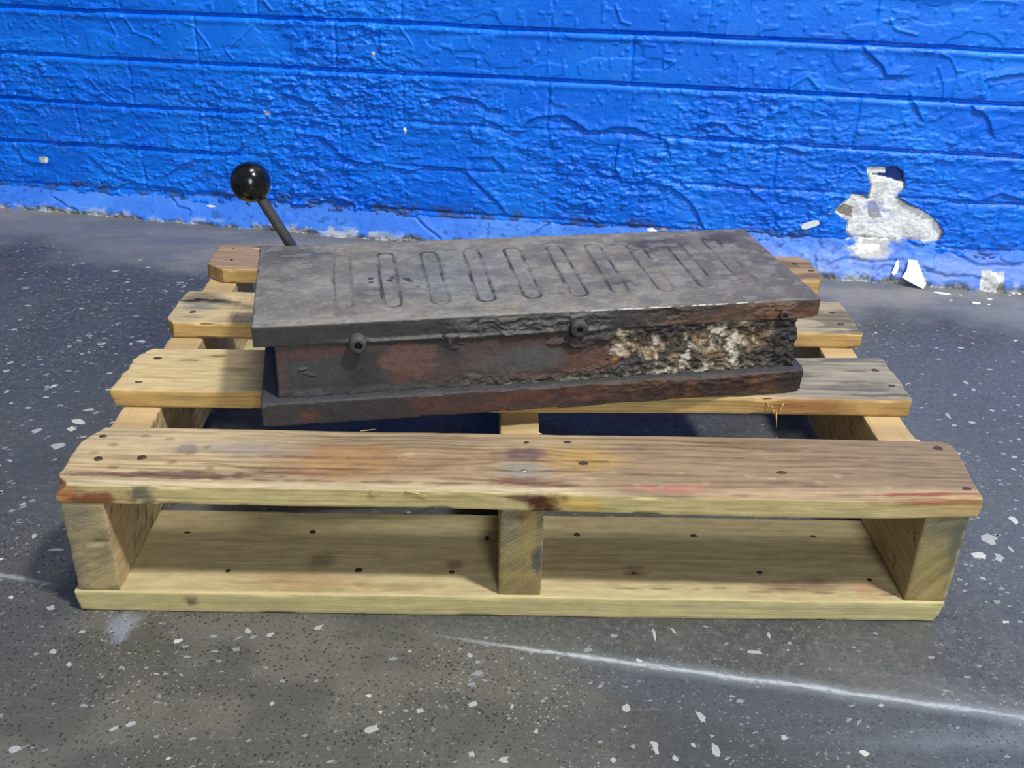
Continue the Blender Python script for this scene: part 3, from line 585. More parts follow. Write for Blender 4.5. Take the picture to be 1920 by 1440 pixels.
# nearest deck board: richly figured, stained
m1 = wood_mat('figured_deck_board', lin(176, 152, 120), lin(108, 82, 62), .0082, .72, 'top', .22, 4, lin(150, 116, 88), 10)
def t1(t, P, N):
    x, y, z = P.T; T = up(N); Fm = fr(N)
    t.add(T*sst(-.20, -.29, x+.02*fbm(x*20, y*60, 0, 3, 3))*.85, (206, 180, 138))
    t.add(T*sst(-.12, -.26, x)*sst(.03, .07, y)*.55, (198, 178, 142))
    t.add(T*blot(x, y, -.25, .060, .05, .010, .7, 2)*.6, (148, 140, 140))
    t.add(T*blot(x, y, -.30, .058, .010, .008, .4, 3), (116, 96, 110), .5)
    t.add(T*blot(x, y, -.29, .017, .10, .0055, .4, 4, .5), (110, 76, 72), .85)
    t.add(T*blot(x, y, -.17, .024, .05, .0045, .4, 5, .5), (116, 80, 72), .75)
    t.add(T*sst(.012, .004, y+.003*fbm(x*30, y, 0, 3, 6))*sst(.16, .02, x)*.75, (214, 196, 160))
    t.add(T*blot(x, y, -.155, .048, .04, .028, .6, 7)*.6, (184, 138, 86))
    t.add(T*blot(x, y, -.12, .05, .09, .02, .7, 8)*.35, (140, 96, 72))
    t.add(T*sst(.03, .10, x)*.45, (134, 112, 90)); t.add(T*sst(.22, .34, x)*.40, (130, 112, 96))
    t.add(T*sst(.10, .2, x)*sst(.018, .008, y+.004*fbm(x*12, y, 2, 3, 6))*.8, (192, 166, 128))
    t.add(T*blot(x, y, .004, .058, .026, .010, .5, 9), (96, 72, 84), .8)
    t.add(T*blot(x, y, .002, .031, .024, .013, .5, 10), (158, 148, 136), .9)
    t.add(T*blot(x, y, .008, .014, .030, .006, .5, 11), (112, 70, 68), .75)
    t.add(T*blot(x, y, .055, .050, .03, .017, .8, 12)*.8, (190, 150, 84))
    t.add(T*blot(x, y, .12, .011, .034, .0045, .5, 14, .3)*.7, (200, 128, 112))
    t.add(T*blot(x, y, -.105, .055, .009, .004, .3, 15, .8), (204, 176, 130), .55)
    t.add(T*blot(x, y, -.09, .012, .022, .006, .3, 16), (206, 178, 138), .5)
    for i in range(14): t.add(T*blot(x, y, -.22+.022*i, .030+.022*math.sin(i*2.1), .030, .0016, .6, 120+i, .6), (104, 74, 58), .6)
    for i in range(10): t.add(T*blot(x, y, .10+.028*i, .070+.014*math.sin(i*2.6), .035, .0014, .6, 140+i, .6), (102, 78, 66), .6)
    t.add(T*blot(x, y, -.13, .078, .09, .010, .6, 160)*.5, (142, 130, 112))
    for i in range(16): t.add(T*blot(x, y, .10+.018*i+.01*math.sin(i*5), .03+.03*math.sin(i*2.3), .012, .0018, .6, 20+i), (104, 84, 76), .5)
    for i in range(14): t.add(T*blot(x, y, .06+.02*i, .020+.012*math.sin(i*1.9), .004, .0022, .4, 50+i), (190, 172, 146), .5)
    for i in range(10): t.add(T*blot(x, y, -.38+.012*i, .05+.03*math.sin(i*2.7), .004, .003, .5, 70+i), (150, 118, 86), .7)
    t.add(T*blot(x, y, .35, .006, .05, .0022, .4, 41), (150, 74, 60), .9)
    # front edge
    t.add(Fm*blot(x, z, -.37, .121, .035, .008, .4, 17), (136, 74, 46), .9)
    t.add(Fm*sst(-.30, -.33, x)*sst(-.355, -.34, x)*0+Fm*blot(x, z, -.325, .127, .010, .012, .4, 18, .6), (92, 92, 84), .75)
    t.add(Fm*blot(x, z, .022, .124, .016, .012, .45, 19, .5), (78, 34, 22), .95); t.add(Fm*blot(x, z, .002, .131, .022, .003, .5, 20), (92, 46, 32), .8)
    t.add(Fm*blot(x, z, .052, .124, .022, .012, .5, 21)*.7, (214, 178, 84))
    t.add(Fm*blot(x, z, .36, .134, .05, .003, .5, 22), (160, 84, 62), .8); t.add(Fm*sst(.33, .37, x)*.4, (196, 150, 98))
    t.add(np.clip(-N[:, 0], 0, 1)*1.0, (186, 132, 88), .8)
    t.add((x < -.385)*sst(.2, .6, 1-T)*.5*1.0, (196, 124, 78))
b1 = board('top_board', -.3985, .4000, -.001, .0955, Z2, Z3, [m1, edgeY, endg], .0022, .0022, 1.2,
   lambda y, z: -.3985+.012*sst(.068, .096, y)+.010*sst(.015, .0, y)*sst(Z2+.004, Z3, z)+.0015*fbm(y*70, z*50, 0, 3, 4),
   lambda y, z: .3975+.0085*sst(.0, .085, y)-.010*sst(.088, .096, y)+.0012*fbm(y*90, z*60, 0, 3, 5),
   lambda P: -.0055*sst(-.1, .2, P[:, 0])*sst(.03, -.001, P[:, 1])*(1-sst(.3, .4, P[:, 0])), t1, knotwarp([(.003, .036, .020, .014), (-.10, .05, .02, .006)]), 3,
   'nearest deck board, red-brown figured grain with dark stained knot', fray=.6)
nails(b1, [(-.382, .078), (-.373, .040), (-.336, .043), (.043, .081), (.055, .045), (.004, .079), (.389, .081), (.388, .014), (.231, .035)], Z3)
nails(b1, [(.001, .032)], Z3, .0046, M_nail2)
# second deck board: pale left end, grey right end
m2 = wood_mat('pale_deck_board', lin(212, 188, 140), lin(176, 146, 98), .009, .4, 'top', .2, 6, lin(190, 160, 112), 6)
def t2(t, P, N):
    x, y, z = P.T; T = up(N); Fm = fr(N)
    t.add(T*sst(.20, .30, x)*.85, (148, 142, 132)); t.add(T*sst(.25, .32, x)*sst(.0, .3, fbm(x*14, y*90, 0, 4, 3))*.8, (96, 94, 92))
    t.add(T*blot(x, y, .35, .19, .05, .006, .5, 6), (78, 80, 88), .6)
    t.add(T*blot(x, y, -.29, .215, .014, .005, .5, 7), (150, 126, 96), .7); t.add(T*blot(x, y, -.32, .245, .008, .003, .5, 7), (130, 100, 80), .8)
    t.add(T*blot(x, y, -.345, .235, .010, .003, .5, 8), (140, 108, 96), .8)
    t.add(T*blot(x, y, -.245, .18, .05, .018, .6, 8)*.4, (176, 160, 128))
    t.add(T*blot(x, y, -.372, .19, .03, .004, .5, 9), (226, 196, 140), .7)
    t.add(Fm*blot(x, z, .30, .127, .04, .010, .5, 9)*.7, (170, 112, 66)); t.add(Fm*blot(x, z, .10, .130, .1, .005, .6, 10)*.5, (206, 196, 140))
    t.add(Fm*sst(.34, .4, x)*.4, (176, 130, 80))
b2 = board('top_board', -.402, .400, .1665, .2625, Z2, Z3, [m2, edgeO, endg], .0028, .0018, 1.6,
   lambda y, z: -.4035+.004*fbm(y*90, z*60, 0, 3, 6)+.010*sst(.245, .2625, y), lambda y, z: .400+.003*fbm(y*50, z*60, 0, 3, 7),
   lambda P: .008*sst(-.1, .35, P[:, 0]), t2, knotwarp([(.262, .18, .012, .008), (-.3, .24, .012, .004)]), 23, 'second deck board from the front, pale at the left end and grey at the right')
nails(b2, [(-.380, .237), (-.383, .184), (.383, .240), (.388, .205)], Z3)
m3 = wood_mat('knotty_deck_board', lin(206, 182, 136), lin(160, 130, 90), .010, .35, 'top', .25, 8, lin(178, 152, 110), 6)
def t3(t, P, N):
    x, y, z = P.T; T = up(N)
    t.add(T*sst(.24, .3, x)*.8, (168, 156, 132)); t.add(T*sst(.25, .3, x)*sst(.0, .25, fbm(x*16, y*80, 0, 4, 3))*.75, (104, 96, 84))
    t.add(T*sst(-.37, -.385, x)*.5, (196, 178, 140))
    t.add(T*blot(x, y, -.372, .392, .030, .0045, .3, 5, .4), (76, 72, 66), .95); t.add(T*blot(x, y, -.345, .387, .016, .003, .4, 6, .5), (84, 78, 70), .8)
    t.add(T*blot(x, y, -.372, .380, .022, .003, .3, 7, .3), (226, 216, 186), .9); t.add(T*blot(x, y, -.37, .368, .02, .006, .5, 8), (150, 152, 146), .7)
    t.add(T*blot(x, y, -.375, .345, .014, .004, .5, 9), (120, 118, 128), .6)
    for i in range(5): t.add(T*sst(.0020, .0006, np.abs(x+.33-.008*i+.002*noise(y*40, i, 0, 3))), (140, 112, 76), .25)
b3 = board('top_board', -.4015, .4000, .3275, .4205, Z2, Z3, [m3, edgeO, endg], .003, .0022, 1.3,
   lambda y, z: -.4015+.010*sst(.345, .3275, y)*1+.005*sst(.40, .42, y)+.0015*fbm(y*80, z*60, 0, 2, 9), lambda y, z: .400+.001*fbm(y*60, z*60, 0, 2, 8),
   lambda P: .006*sst(-.1, .35, P[:, 0]), t3, knotwarp([(-.36, .385, .012, .005)]), 43, 'third deck board from the front, end split and knotty on the left')
nails(b3, [(-.378, .395), (-.376, .358), (.380, .391), (.382, .359)], Z3)
m4 = wood_mat('rough_brown_deck_board', lin(170, 142, 114), lin(118, 94, 80), .009, .4, 'top', .4, 9, lin(134, 108, 92), 6)
def t4(t, P, N):
    x, y, z = P.T; T = up(N)
    t.add(T*blot(x, y, -.315, .578, .03, .008, .5, 5), (70, 62, 56), .8); t.add(T*blot(x, y, -.335, .568, .012, .003, .4, 6), (222, 210, 180), .9)
    t.add(T*sst(.3, .36, x)*.5, (178, 150, 112)); t.add(T*sst(.3, .34, x)*sst(.0, .25, fbm(x*18, y*70, 0, 4, 3))*.7, (104, 84, 66))
    t.add(T*sst(.503, .497, y+.002*fbm(x*30, y, 0, 2, 3))*.5, (206, 170, 116))
b4 = board('top_board', -.3985, .4000, .4915, .5815, Z2, Z3, [m4, edgeO, endg], .003, .0020, 1.5,
   lambda y, z: np.where(y < .512, -.3985+(.512-y)*1.15, -.3985)+.002*sst(.57, .58, y), lambda y, z: np.where(y < .51, .400-(.51-y)*.35, .402)-.010*sst(.565, .5815, y),
   None, t4, knotwarp([]), 63, 'farthest deck board, brown topped with a cut-off left corner')
nails(b4, [(-.378, .563), (-.369, .524), (.377, .553), (.393, .529)], Z3)
def splinter(o, x, y, z, dx, dy, dz, mat):
    V, F = lathe([(0, 0), (.0009, .0004), (.0007, .5), (.0001, 1)], 6); V[:, 2] *= math.sqrt(dx*dx+dy*dy+dz*dz); V[:, :2] *= np.array([1, .4])
    V[:, :2] = V[:, :2]; k = (V[:, 2] > .003); V[:, 0] += .0006*np.sin(V[:, 2]*700)
    link('splinter', mesh_np('splinter', V, F, [mat], None, np.zeros((len(V), 4))), o, (x-o.location.x, y-o.location.y, z-o.location.z), Vector((dx, dy, dz)).to_track_quat('Z', 'Y').to_euler())
for a_ in ((.262, .172, Z2+.004, .002, -.004, -.016), (.256, .172, Z2+.012, .005, -.003, -.012), (.250, .173, Z2+.016, .006, -.002, -.010), (.268, .173, Z2+.014, -.004, -.003, -.010), (.014, .168, Z2+.004, -.004, -.003, -.012)): splinter(b2, *a_, edgeO)
for a_ in ((-.10, -.0015, Z3-.001, .020, -.002, -.003), (-.13, -.002, Z3-.001, .012, -.001, .002), (.02, .0955, Z3, -.012, .002, .002), (-.15, .0955, Z3, .015, .001, .002)): splinter(b1, *a_, edgeY)
# stringers
def stringer(x0, x1, label, mats, tint, seed, y0=.0):
    o = board('stringer', x0, x1, y0, .578, Z1, Z2-.0002, mats, .004, .0014, .8, tint=tint, seed=seed, label=label, fray=.5)
    return o
endS = [wood_mat('stringer_end_%s' % nme, lin(*a), lin(*b_), .0034, .30, 'end', .35, sd, wob=14) for nme, a, b_, sd in (('left', (186, 168, 122), (140, 122, 82), 0), ('middle', (172, 152, 98), (116, 98, 60), 1), ('right', (170, 154, 104), (122, 106, 66), 2))]
def long_mats(i):
    top = wood_mat('stringer_top_%d' % i, lin(204, 174, 128), lin(166, 134, 92), .006, .3, 'long', .2, i+10)
    side = wood_mat('stringer_side_%d' % i, lin(212, 186, 140), lin(168, 138, 94), .008, .35, 'long', .3, i+20)
    return [top, endS[i], side]          # slots: top/bottom, front/back ends, long sides
def dashes(t, P, side, n, sd, ok):
    x, y, z = P.T; r_ = random.Random(sd)
    for i in range(n):
        cy, cz = r_.uniform(.01, .30), r_.uniform(Z1, Z2); d, _ = poly_dist(y, z, [(cy-.003, cz-.005), (cy+.003, cz+.005)])
        t.add(ok*sst(.0024, .0008, d), (104, 74, 50), .75)
def ts0(t, P, N):
    x, y, z = P.T; Fm = fr(N)
    t.add(Fm*blot(x, z, -.385, .100, .015, .022, .6, 3)*.7, (148, 142, 122)); t.add(Fm*sst(.0, .3, fbm(x*50, z*160, 0, 3, 4))*.5, (128, 122, 104))
    t.add(Fm*blot(x, z, -.366, .078, .008, .0016, .3, 5), (120, 86, 50), .9); t.add(Fm*blot(x, z, -.373, .073, .012, .003, .4, 5), (218, 204, 160), .7)
    t.add(Fm*blot(x, z, -.392, .03, .004, .03, .6, 8)*.5, (140, 134, 120))
    dashes(t, P, 1, 46, 3, np.clip(N[:, 0], 0, 1))
def ts1(t, P, N):
    x, y, z = P.T; Fm = fr(N)
    t.add(Fm*blot(x, z, -.013, .095, .012, .03, .6, 3)*.6, (140, 138, 122)); t.add(Fm*blot(x, z, .0165, .060, .006, .016, .35, 5, .3), (84, 88, 88), .9)
    t.add(Fm*blot(x, z, .018, .10, .003, .03, .5, 6), (106, 108, 104), .7); t.add(Fm*blot(x, z, .0, .055, .018, .006, .5, 7), (124, 112, 96), .5)
    t.add(Fm*blot(x, z, .000, .108, .004, .006, .5, 8), (122, 92, 60), .7); t.add(Fm*sst(.114, .116, z)*.8, (214, 200, 150))
    t.add(Fm*blot(x, z, .0, .03, .018, .010, .6, 9)*.5, (132, 116, 84))
def ts2(t, P, N):
    x, y, z = P.T; Fm = fr(N)
    t.add(Fm*blot(x, z, .375, .105, .02, .018, .5, 3)*.75, (112, 112, 96)); t.add(Fm*blot(x, z, .386, .085, .006, .03, .5, 5), (98, 100, 92), .7)
    t.add(Fm*blot(x, z, .37, .04, .016, .02, .6, 7)*.5, (190, 166, 104))
    t.add(np.clip(N[:, 0], 0, 1)*sst(-.1, .3, fbm(y*60, z*60, 0, 3, 3))*.6, (228, 220, 190))
    dashes(t, P, 0, 22, 6, np.clip(-N[:, 0], 0, 1))
stringer(-.3955, -.3585, 'left runner with planer marks on its inner face', long_mats(0), ts0, 81)
stringer(-.0185, .0195, 'middle runner with grey patch on its sawn end', long_mats(1), ts1, 83, .001)
st3 = stringer(.3525, .3905, 'right runner with weathered sawn end', long_mats(2), ts2, 85)
# bottom boards
m5 = wood_mat('bottom_board', lin(214, 196, 148), lin(180, 156, 106), .011, .35, 'top', .18, 12, lin(196, 168, 122), 5)
m5e = wood_mat('bottom_board_edge', lin(206, 192, 138), lin(178, 160, 108), .007, .35, 'side', .18, 13, wob=4)
def t5(t, P, N):
    x, y, z = P.T; T = up(N); Fm = fr(N)
    t.add(T*blot(x, y, -.20, .015, .05, .012, .6, 3)*.55, (190, 146, 104)); t.add(T*blot(x, y, -.11, .010, .04, .004, .5, 5), (168, 140, 104), .6)
    t.add(T*blot(x, y, -.06, .045, .008, .008, .5, 5), (132, 106, 80), .6); t.add(T*blot(x, y, -.185, .048, .012, .010, .6, 6), (140, 116, 90), .6)
    t.add(T*sst(.0, .05, x)*blot(x, y, .2, .08, .3, .05, .6, 7)*.35, (164, 150, 118))
    for i in range(9): t.add(T*blot(x, y, .10+.03*i, .012+.004*math.sin(i*3), .012, .0012, .4, 20+i), (124, 88, 66), .7)
    t.add(T*blot(x, y, .262, .018, .035, .008, .6, 30)*.7, (150, 116, 92)); t.add(T*blot(x, y, .325, .018, .014, .010, .6, 31)*.6, (196, 136, 104))
    t.add(T*blot(x, y, .11, .036, .01, .008, .6, 33), (160, 130, 90), .7)
    t.add(Fm*blot(x, z, -.295, .013, .006, .005, .4, 8), (112, 104, 84), .8); t.add(Fm*sst(.34, .375, x)*.4, (222, 206, 130))
    t.add(Fm*sst(.05, .2, x)*.35, (222, 210, 160))
bb = board('bottom_board', -.3965, .3880, -.0025, .1255, 0, Z1, [m5, m5e, endg], .003, .0016, 1.0, lambda y, z: -.3985+.003*sst(0, Z1, z)*-1+.0015, lambda y, z: .389-.006*sst(.012, .0, z)+.001*fbm(y*50, z*90, 0, 2, 3), None, t5, knotwarp([(.11, .036, .010, .006)]), 91,
   'nearest bottom board lying flat on the floor', fray=.3)
nails(bb, [(-.322, .087), (-.201, .091), (-.269, .029), (-.149, .033), (-.062, .032), (-.030, .085), (.059, .093), (.175, .094), (.295, .096), (.109, .034), (.330, .029), (.228, .038)], Z1, .0030)
for ya, yb, sd in ((.186, .279, 95), (.487, .578, 97)):
    board('bottom_board', -.3965, .3890, ya, yb, 0, Z1, [m5, m5e, endg], .006, .0016, .8, seed=sd, fray=.3)

# ------------------------------------------------------------------ the magnetic chuck
LT, WT, HT = .5533, .2105, .0953; TT = .0203; TB = .0253
TH = .1706
chuck = empty('magnetic_chuck', (-.2455, .1107, Z3+.0016), TH, label='rusty oil-blackened magnetic chuck block with ball lever lying across the pallet deck', category='magnetic chuck')
SL = [(.087, .1761, .0818, .0352), (.134, .1756, .1278, .0333), (.1798, .1737, .1738, .0341), (.2276, .1782, .218, .0352), (.2718, .1766, .2648, .0374), (.3195, .1781, .3111, .0358), (.3641, .1783, .3534, .0375), (.4081, .1768, .4035, .0383), (.4537, .1823, .4491, .0398), (.5015, .1824, .4933, .0431)]
RW = .0088
def slot_d(x, y):
    best = np.full(x.shape, 9.0); who = np.zeros(x.shape, int)
    for i, (xa, ya, xb, yb) in enumerate(SL):
        xm = (xa+xb)/2
        d, _ = poly_dist(x, y, [(xm+(xa-xb)*.15, ya-RW), (xm-(xa-xb)*.15, yb+RW)])
        m = d < best; best = np.where(m, d, best); who = np.where(m, i, who)
    return best, who
def flakes(a, b, seed, n=4.0, fa=34, fb=105):
    """scalloped layers of caked swarf and rust, 0..1"""
    a = a+.006*noise(a*90, b*90, 0, seed+31); b = b+.004*fbm(a*120, b*60, 0, 2, seed+33); q = fbm(a*fa*1.6, b*fb*1.15, 0, 4, seed)*.5+.5+.12*np.sin(b*900+5*noise(a*60, b*40, 0, seed+3))
    return np.clip(np.floor(q*n*1.6)/(n*1.6)+.12*sst(.7, 1, (q*n*1.6) % 1), 0, 1.2)
def h_top(P, N):
    x, y, z = P.T; T = up(N); Fm = fr(N)
    h = .00018*fbm(x*120, y*120, z*120, 3, 401)
    d, who = slot_d(x, y); ring = sst(.0019, .0007, np.abs(d-RW))
    h = h-T*ring*.0011*np.clip(.55+.9*fbm(x*60, y*60, 0, 3, 403), 0, 1)
    h = h-T*.0006*sst(.35, .6, fbm(x*80, y*60, 0, 3, 405))
    cr = sst(.165, .205, x)*sst(.345, .325, x)
    zz = z-(HT-TT)
    h = h+Fm*(cr*(.0048*flakes(x, z, 407)-.001+.0010*fbm(x*200, z*260, 0, 3, 408))*sst(.0195, .014, zz))
    h = h+Fm*.0022*sst(.0045, .001, zz+.0015*fbm(x*90, z*0, 0, 3, 409))*sst(.06, .10, x)*sst(.34, .30, x)
    h = h+Fm*sst(.34, .36, x)*(.0018*flakes(x, z, 411, 3, 26, 80)*sst(.46, .40, x)-.0003)
    h = h+Fm*blot(x, zz, .503, .009, .022, .010, .5, 5)*(.0028*flakes(x, z, 413, 4, 60, 90))
    h = h+Fm*blot(x, zz, .387, .010, .02, .008, .4, 7)*-.002*flakes(x, z, 415)
    h = h+Fm*.0007*fbm(x*90, z*160, 0, 3, 417)*sst(.05, .2, x)
    e = (np.abs(N[:, 2]) > .2) & ((np.abs(N[:, 1]) > .2) | (np.abs(N[:, 0]) > .2)); h = h-e*.0009*sst(.1, .5, fbm(x*60, y*60, z*20, 3, 419))
    c = sst(.012, .0, (LT-x)+(y))*1.0; h = h-c*.0018
    return h
V, F, I, P, N = dense_box((0, 0, HT-TT), (LT, WT, HT), (.0015, .0015, .0012), .0012, h_top)
x, y, z = P.T; T = up(N); Fm = fr(N); t = Tint(len(P)); d, who = slot_d(x, y)
t.add(T*.35, (118, 114, 105)); t.add(T*blot(x, y, .20, .10, .07, .06, .8, 3)*.5, (102, 110, 116)); t.add(T*blot(x, y, .17, .15, .06, .03, .8, 4)*.4, (108, 114, 106))
t.add(T*sst(.10, -.02, x)*.45, (98, 101, 103)); t.add(T*blot(x, y, .03, .18, .045, .025, .5, 5)*.7, (66, 67, 70))
t.add(T*sst(.38, .50, x)*.55, (94, 88, 84)); t.add(T*sst(.51, .54, x+.01*fbm(x*30, y*30, 0, 3, 6))*.5, (76, 71, 70))
t.add(T*blot(x, y, .42, .165, .03, .022, .5, 8), (64, 60, 58), .85); t.add(T*blot(x, y, .455, .17, .02, .02, .5, 9), (72, 68, 66), .7); t.add(T*blot(x, y, .515, .182, .022, .018, .5, 10), (58, 54, 54), .8)
t.add(T*blot(x, y, .36, .06, .020, .018, .6, 11), (66, 62, 58), .7); t.add(T*blot(x, y, .355, .10, .014, .02, .6, 12), (74, 70, 64), .5)
t.add(T*blot(x, y, .10, .09, .04, .03, .9, 13)*.4, (126, 125, 122)); t.add(T*sst(.020, .002, y)*sst(.42, .3, x)*.5, (138, 134, 126))
t.add(T*blot(x, y, .23, .018, .02, .006, .6, 14)*.6, (112, 98, 74)); t.add(T*blot(x, y, .11, .07, .016, .012, .6, 15), (66, 66, 68), .6)
t.add(T*sst(.0, .22, fbm(x*34, y*46, 0, 4, 425))*.28, (70, 68, 66)); t.add(T*sst(.05, .30, fbm(x*60, y*90, 7, 4, 427))*.3, (140, 139, 134))
for i, (bx, by, br) in enumerate([(.113, .105, .0035), (.131, .098, .003), (.135, .105, .0028), (.152, .094, .0035), (.148, .10, .004), (.158, .078, .0015), (.112, .095, .003)]): t.add(T*blot(x, y, bx, by, br, br, .3, 30+i), (38, 34, 38), .9)
ring = sst(.0024, .0010, np.abs(d-RW+.0006*fbm(x*150, y*150, 0, 2, 8))); vis = np.clip(.55+1.1*fbm(x*50, y*50, 0, 3, 403)-.35*(who < 1)-.3*(who > 8), .08, 1)
t.add(T*ring*vis, (46, 42, 38), .9)
# front edge of the plate
zz = z-(HT-TT)
t.add(Fm*1.0, (52, 53, 56)); t.add(Fm*sst(.10, .3, x)*.5, (62, 60, 60))
t.add(Fm*sst(.34, .40, x)*.85, (74, 62, 56)); t.add(Fm*sst(.36, .42, x)*sst(.0, .3, fbm(x*30, z*90, 0, 3, 431))*.7, (96, 72, 58)); t.add(Fm*sst(.45, .5, x)*blot(x, zz, .5, .006, .06, .008, .6, 5)*.7, (106, 74, 56))
t.add(Fm*sst(.0050, .002, zz+.0015*fbm(x*80, zz, 0, 3, 433))*sst(.07, .14, x)*sst(.35, .3, x)*.8, (80, 80, 80))
t.add(Fm*sst(.17, .2, x)*sst(.34, .32, x)*sst(.1, .4, flakes(x, z, 407)-.25)*.5, (88, 88, 90))
t.add(Fm*sst(.017, .0195, zz)*.5, (78, 78, 76)); t.add(((N[:, 2] > .3) & (N[:, 1] < -.3))*sst(.28, .34, x)*sst(.50, .46, x)*sst(-.2, .1, fbm(x*140, y*0, 0, 3, 7)), (186, 184, 178), .9)  # worn front top edge, its glint painted in as pale grey
t.add(Fm*sst(.20, .45, fbm(x*60, z*90, 3, 3, 435))*.5, (44, 43, 45))
t.add(np.clip(-N[:, 0], 0, 1)+np.clip(N[:, 0], 0, 1), (56, 55, 58), .8)
# the ten pole inlays: pieces of the top set in their own grooves
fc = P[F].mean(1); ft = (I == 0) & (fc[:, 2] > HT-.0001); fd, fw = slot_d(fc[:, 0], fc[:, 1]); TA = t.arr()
def sub(name, sel, skirt=False):
    sm_ = I[sel] != 2; f = F[sel]; u_, inv = np.unique(f, return_inverse=True); f2 = inv.reshape(f.shape); v2 = V[u_]; t2_ = TA[u_]
    if skirt:
        e = np.concatenate([f2[:, [0, 1]], f2[:, [1, 2]], f2[:, [2, 3]], f2[:, [3, 0]]]); es = set(map(tuple, e.tolist()))
        b_ = np.array([q for q in es if (q[1], q[0]) not in es]); n0 = len(v2); v2 = np.vstack([v2, v2-np.array([0, 0, .003])]); t2_ = np.vstack([t2_, t2_])
        f2 = np.vstack([f2, np.stack([b_[:, 1], b_[:, 0], b_[:, 0]+n0, b_[:, 1]+n0], 1)]); sm_ = np.ones(len(f2), bool)
    return link(name, mesh_np(name, v2, f2, [M_steel], None, t2_, None, sm_), chuck)
inl = ft & (fd < RW-.0012)
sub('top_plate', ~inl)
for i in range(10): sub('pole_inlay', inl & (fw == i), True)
# body
def h_body(P, N):
    x, y, z = P.T; Fm = fr(N); ends = np.clip(np.abs(N[:, 0]), 0, 1)
    h = .0003*fbm(x*60, y*60, z*60, 3, 441)
    cz = sst(.325, .375, x+.25*(z-.05)); low = sst(.043, .027, z+.008*fbm(x*25, z*0, 0, 3, 443))*sst(.10, .30, x)
    k = np.clip(np.maximum(cz, low*.9), 0, 1)
    pale = blot(x, z, .365, .055, .035, .014, .5, 5)+blot(x, z, .455, .058, .045, .014, .5, 6)
    fl = flakes(x, z, 445, 5)
    h = h+Fm*k*(.0058*fl-.0022)*(1-.75*np.clip(pale, 0, 1))
    h = h+Fm*k*.0022*fbm(x*200, y, z*260, 3, 447)+np.clip(N[:, 0], 0, 1)*.005*fbm(y*60, z*70, 0, 4, 448)
    h = h-Fm*np.clip(pale, 0, 1)*.0024*np.abs(fbm(x*120, z*120, 0, 3, 449))*2
    h = h+Fm*sst(.034, .025, z)*sst(.35, .02, x)*(.0022+.0018*fbm(x*80, z*80, 0, 3, 451))
    for i, (bx, bz) in enumerate([(.043, .052), (.045, .048), (.050, .046), (.19, .068), (.185, .064)]): h = h+Fm*blot(x, z, bx, bz, .004, .0015, .4, i)*.0012
    h = h+Fm*blot(x, z, .315, .065, .028, .006, .4, 9)*.004*(1+fbm(x*60, z*100, 0, 3, 3))
    return h
V, F, I, P, N = dense_box((.0184, .0005, TB-.002), (.5310, .196, HT-TT+.001), (.0015, .006, .0014), .0020, h_body)
V[:, 1] += -.0065*sst(.075, .028, P[:, 2])*sst(.1, .0, P[:, 1])
x, y, z = P.T; Fm = fr(N); t = Tint(len(P))
t.add(np.ones(len(P)), (58, 58, 60))
mr = Fm
t.add(mr*blot(x, z, .04, .067, .030, .007, .4, 3, .6), (84, 58, 55), .75); t.add(mr*blot(x, z, .0235, .045, .003, .03, .5, 4), (80, 56, 54), .7)
t.add(mr*blot(x, z, .095, .069, .02, .004, .5, 5, .5), (88, 60, 58), .7)
t.add(mr*blot(x, z, .235, .050, .105, .028, .3, 6, .45), (78, 60, 58), .8)
t.add(mr*blot(x, z, .142, .054, .020, .014, .2, 7, .9), (104, 74, 68), .7); t.add(mr*blot(x, z, .132, .040, .010, .007, .3, 77, .8), (96, 62, 56), .7)
t.add(mr*blot(x, z, .247, .047, .042, .014, .5, 8, .25), (76, 77, 77), .95); t.add(mr*blot(x, z, .208, .052, .024, .014, .6, 9), (84, 72, 70), .6)
t.add(mr*blot(x, z, .10, .045, .012, .030, .5, 10, .3), (46, 46, 49), .85); t.add(mr*blot(x, z, .183, .062, .008, .016, .5, 12, .3), (52, 48, 50), .8)
t.add(mr*sst(.068, .074, z)*.8, (46, 42, 44))
t.add(mr*blot(x, z, .315, .040, .028, .016, .5, 11, .4), (98, 66, 52), .7); t.add(mr*blot(x, z, .27, .031, .02, .005, .5, 13, .5), (98, 66, 55), .6)
cz = sst(.325, .36, x+.3*(z-.05)+.006*fbm(x*60, z*60, 0, 3, 455)); t.add(mr*cz, (56, 53, 52))
low = sst(.038, .027, z+.006*fbm(x*25, z*0, 0, 3, 443))*sst(.02, .12, x); t.add(mr*low, (66, 64, 62), .9)
t.add(mr*low*sst(.15, .25, x)*sst(.05, .25, fbm(x*110, z*160, 0, 3, 457)), (122, 118, 98), .8)
fl = flakes(x, z, 445, 5); t.add(mr*cz*sst(.55, .85, fl)*.7, (82, 80, 80)); 
a1 = blot(x, z, .356, .058, .028, .014, .4, 5, .5); a2 = blot(x, z, .465, .055, .040, .019, .4, 6, .5); a3 = blot(x, z, .407, .050, .010, .020, .4, 8, .5); a4 = blot(x, z, .43, .029, .045, .006, .5, 9, .6); pm = np.clip(np.maximum(np.maximum(a1, a2), np.maximum(a3, a4)), 0, 1)*cz
gr = fbm(x*95, z*120, 0, 4, 461); gr2 = fbm(x*60, z*70, 5, 4, 463)
t.add(mr*pm*sst(-.25, .0, gr), (82, 70, 52), .85); t.add(mr*pm*sst(.0, .2, gr2), (112, 92, 64), .8); t.add(mr*pm*sst(.08, .28, gr), (142, 128, 104), .8)
t.add(mr*pm*sst(.17, .32, fbm(x*95, z*110, 9, 4, 465)), (200, 190, 172), .8); t.add(mr*pm*sst(.08, .22, fbm(x*85, z*90, 13, 4, 467)), (48, 43, 41), .85)
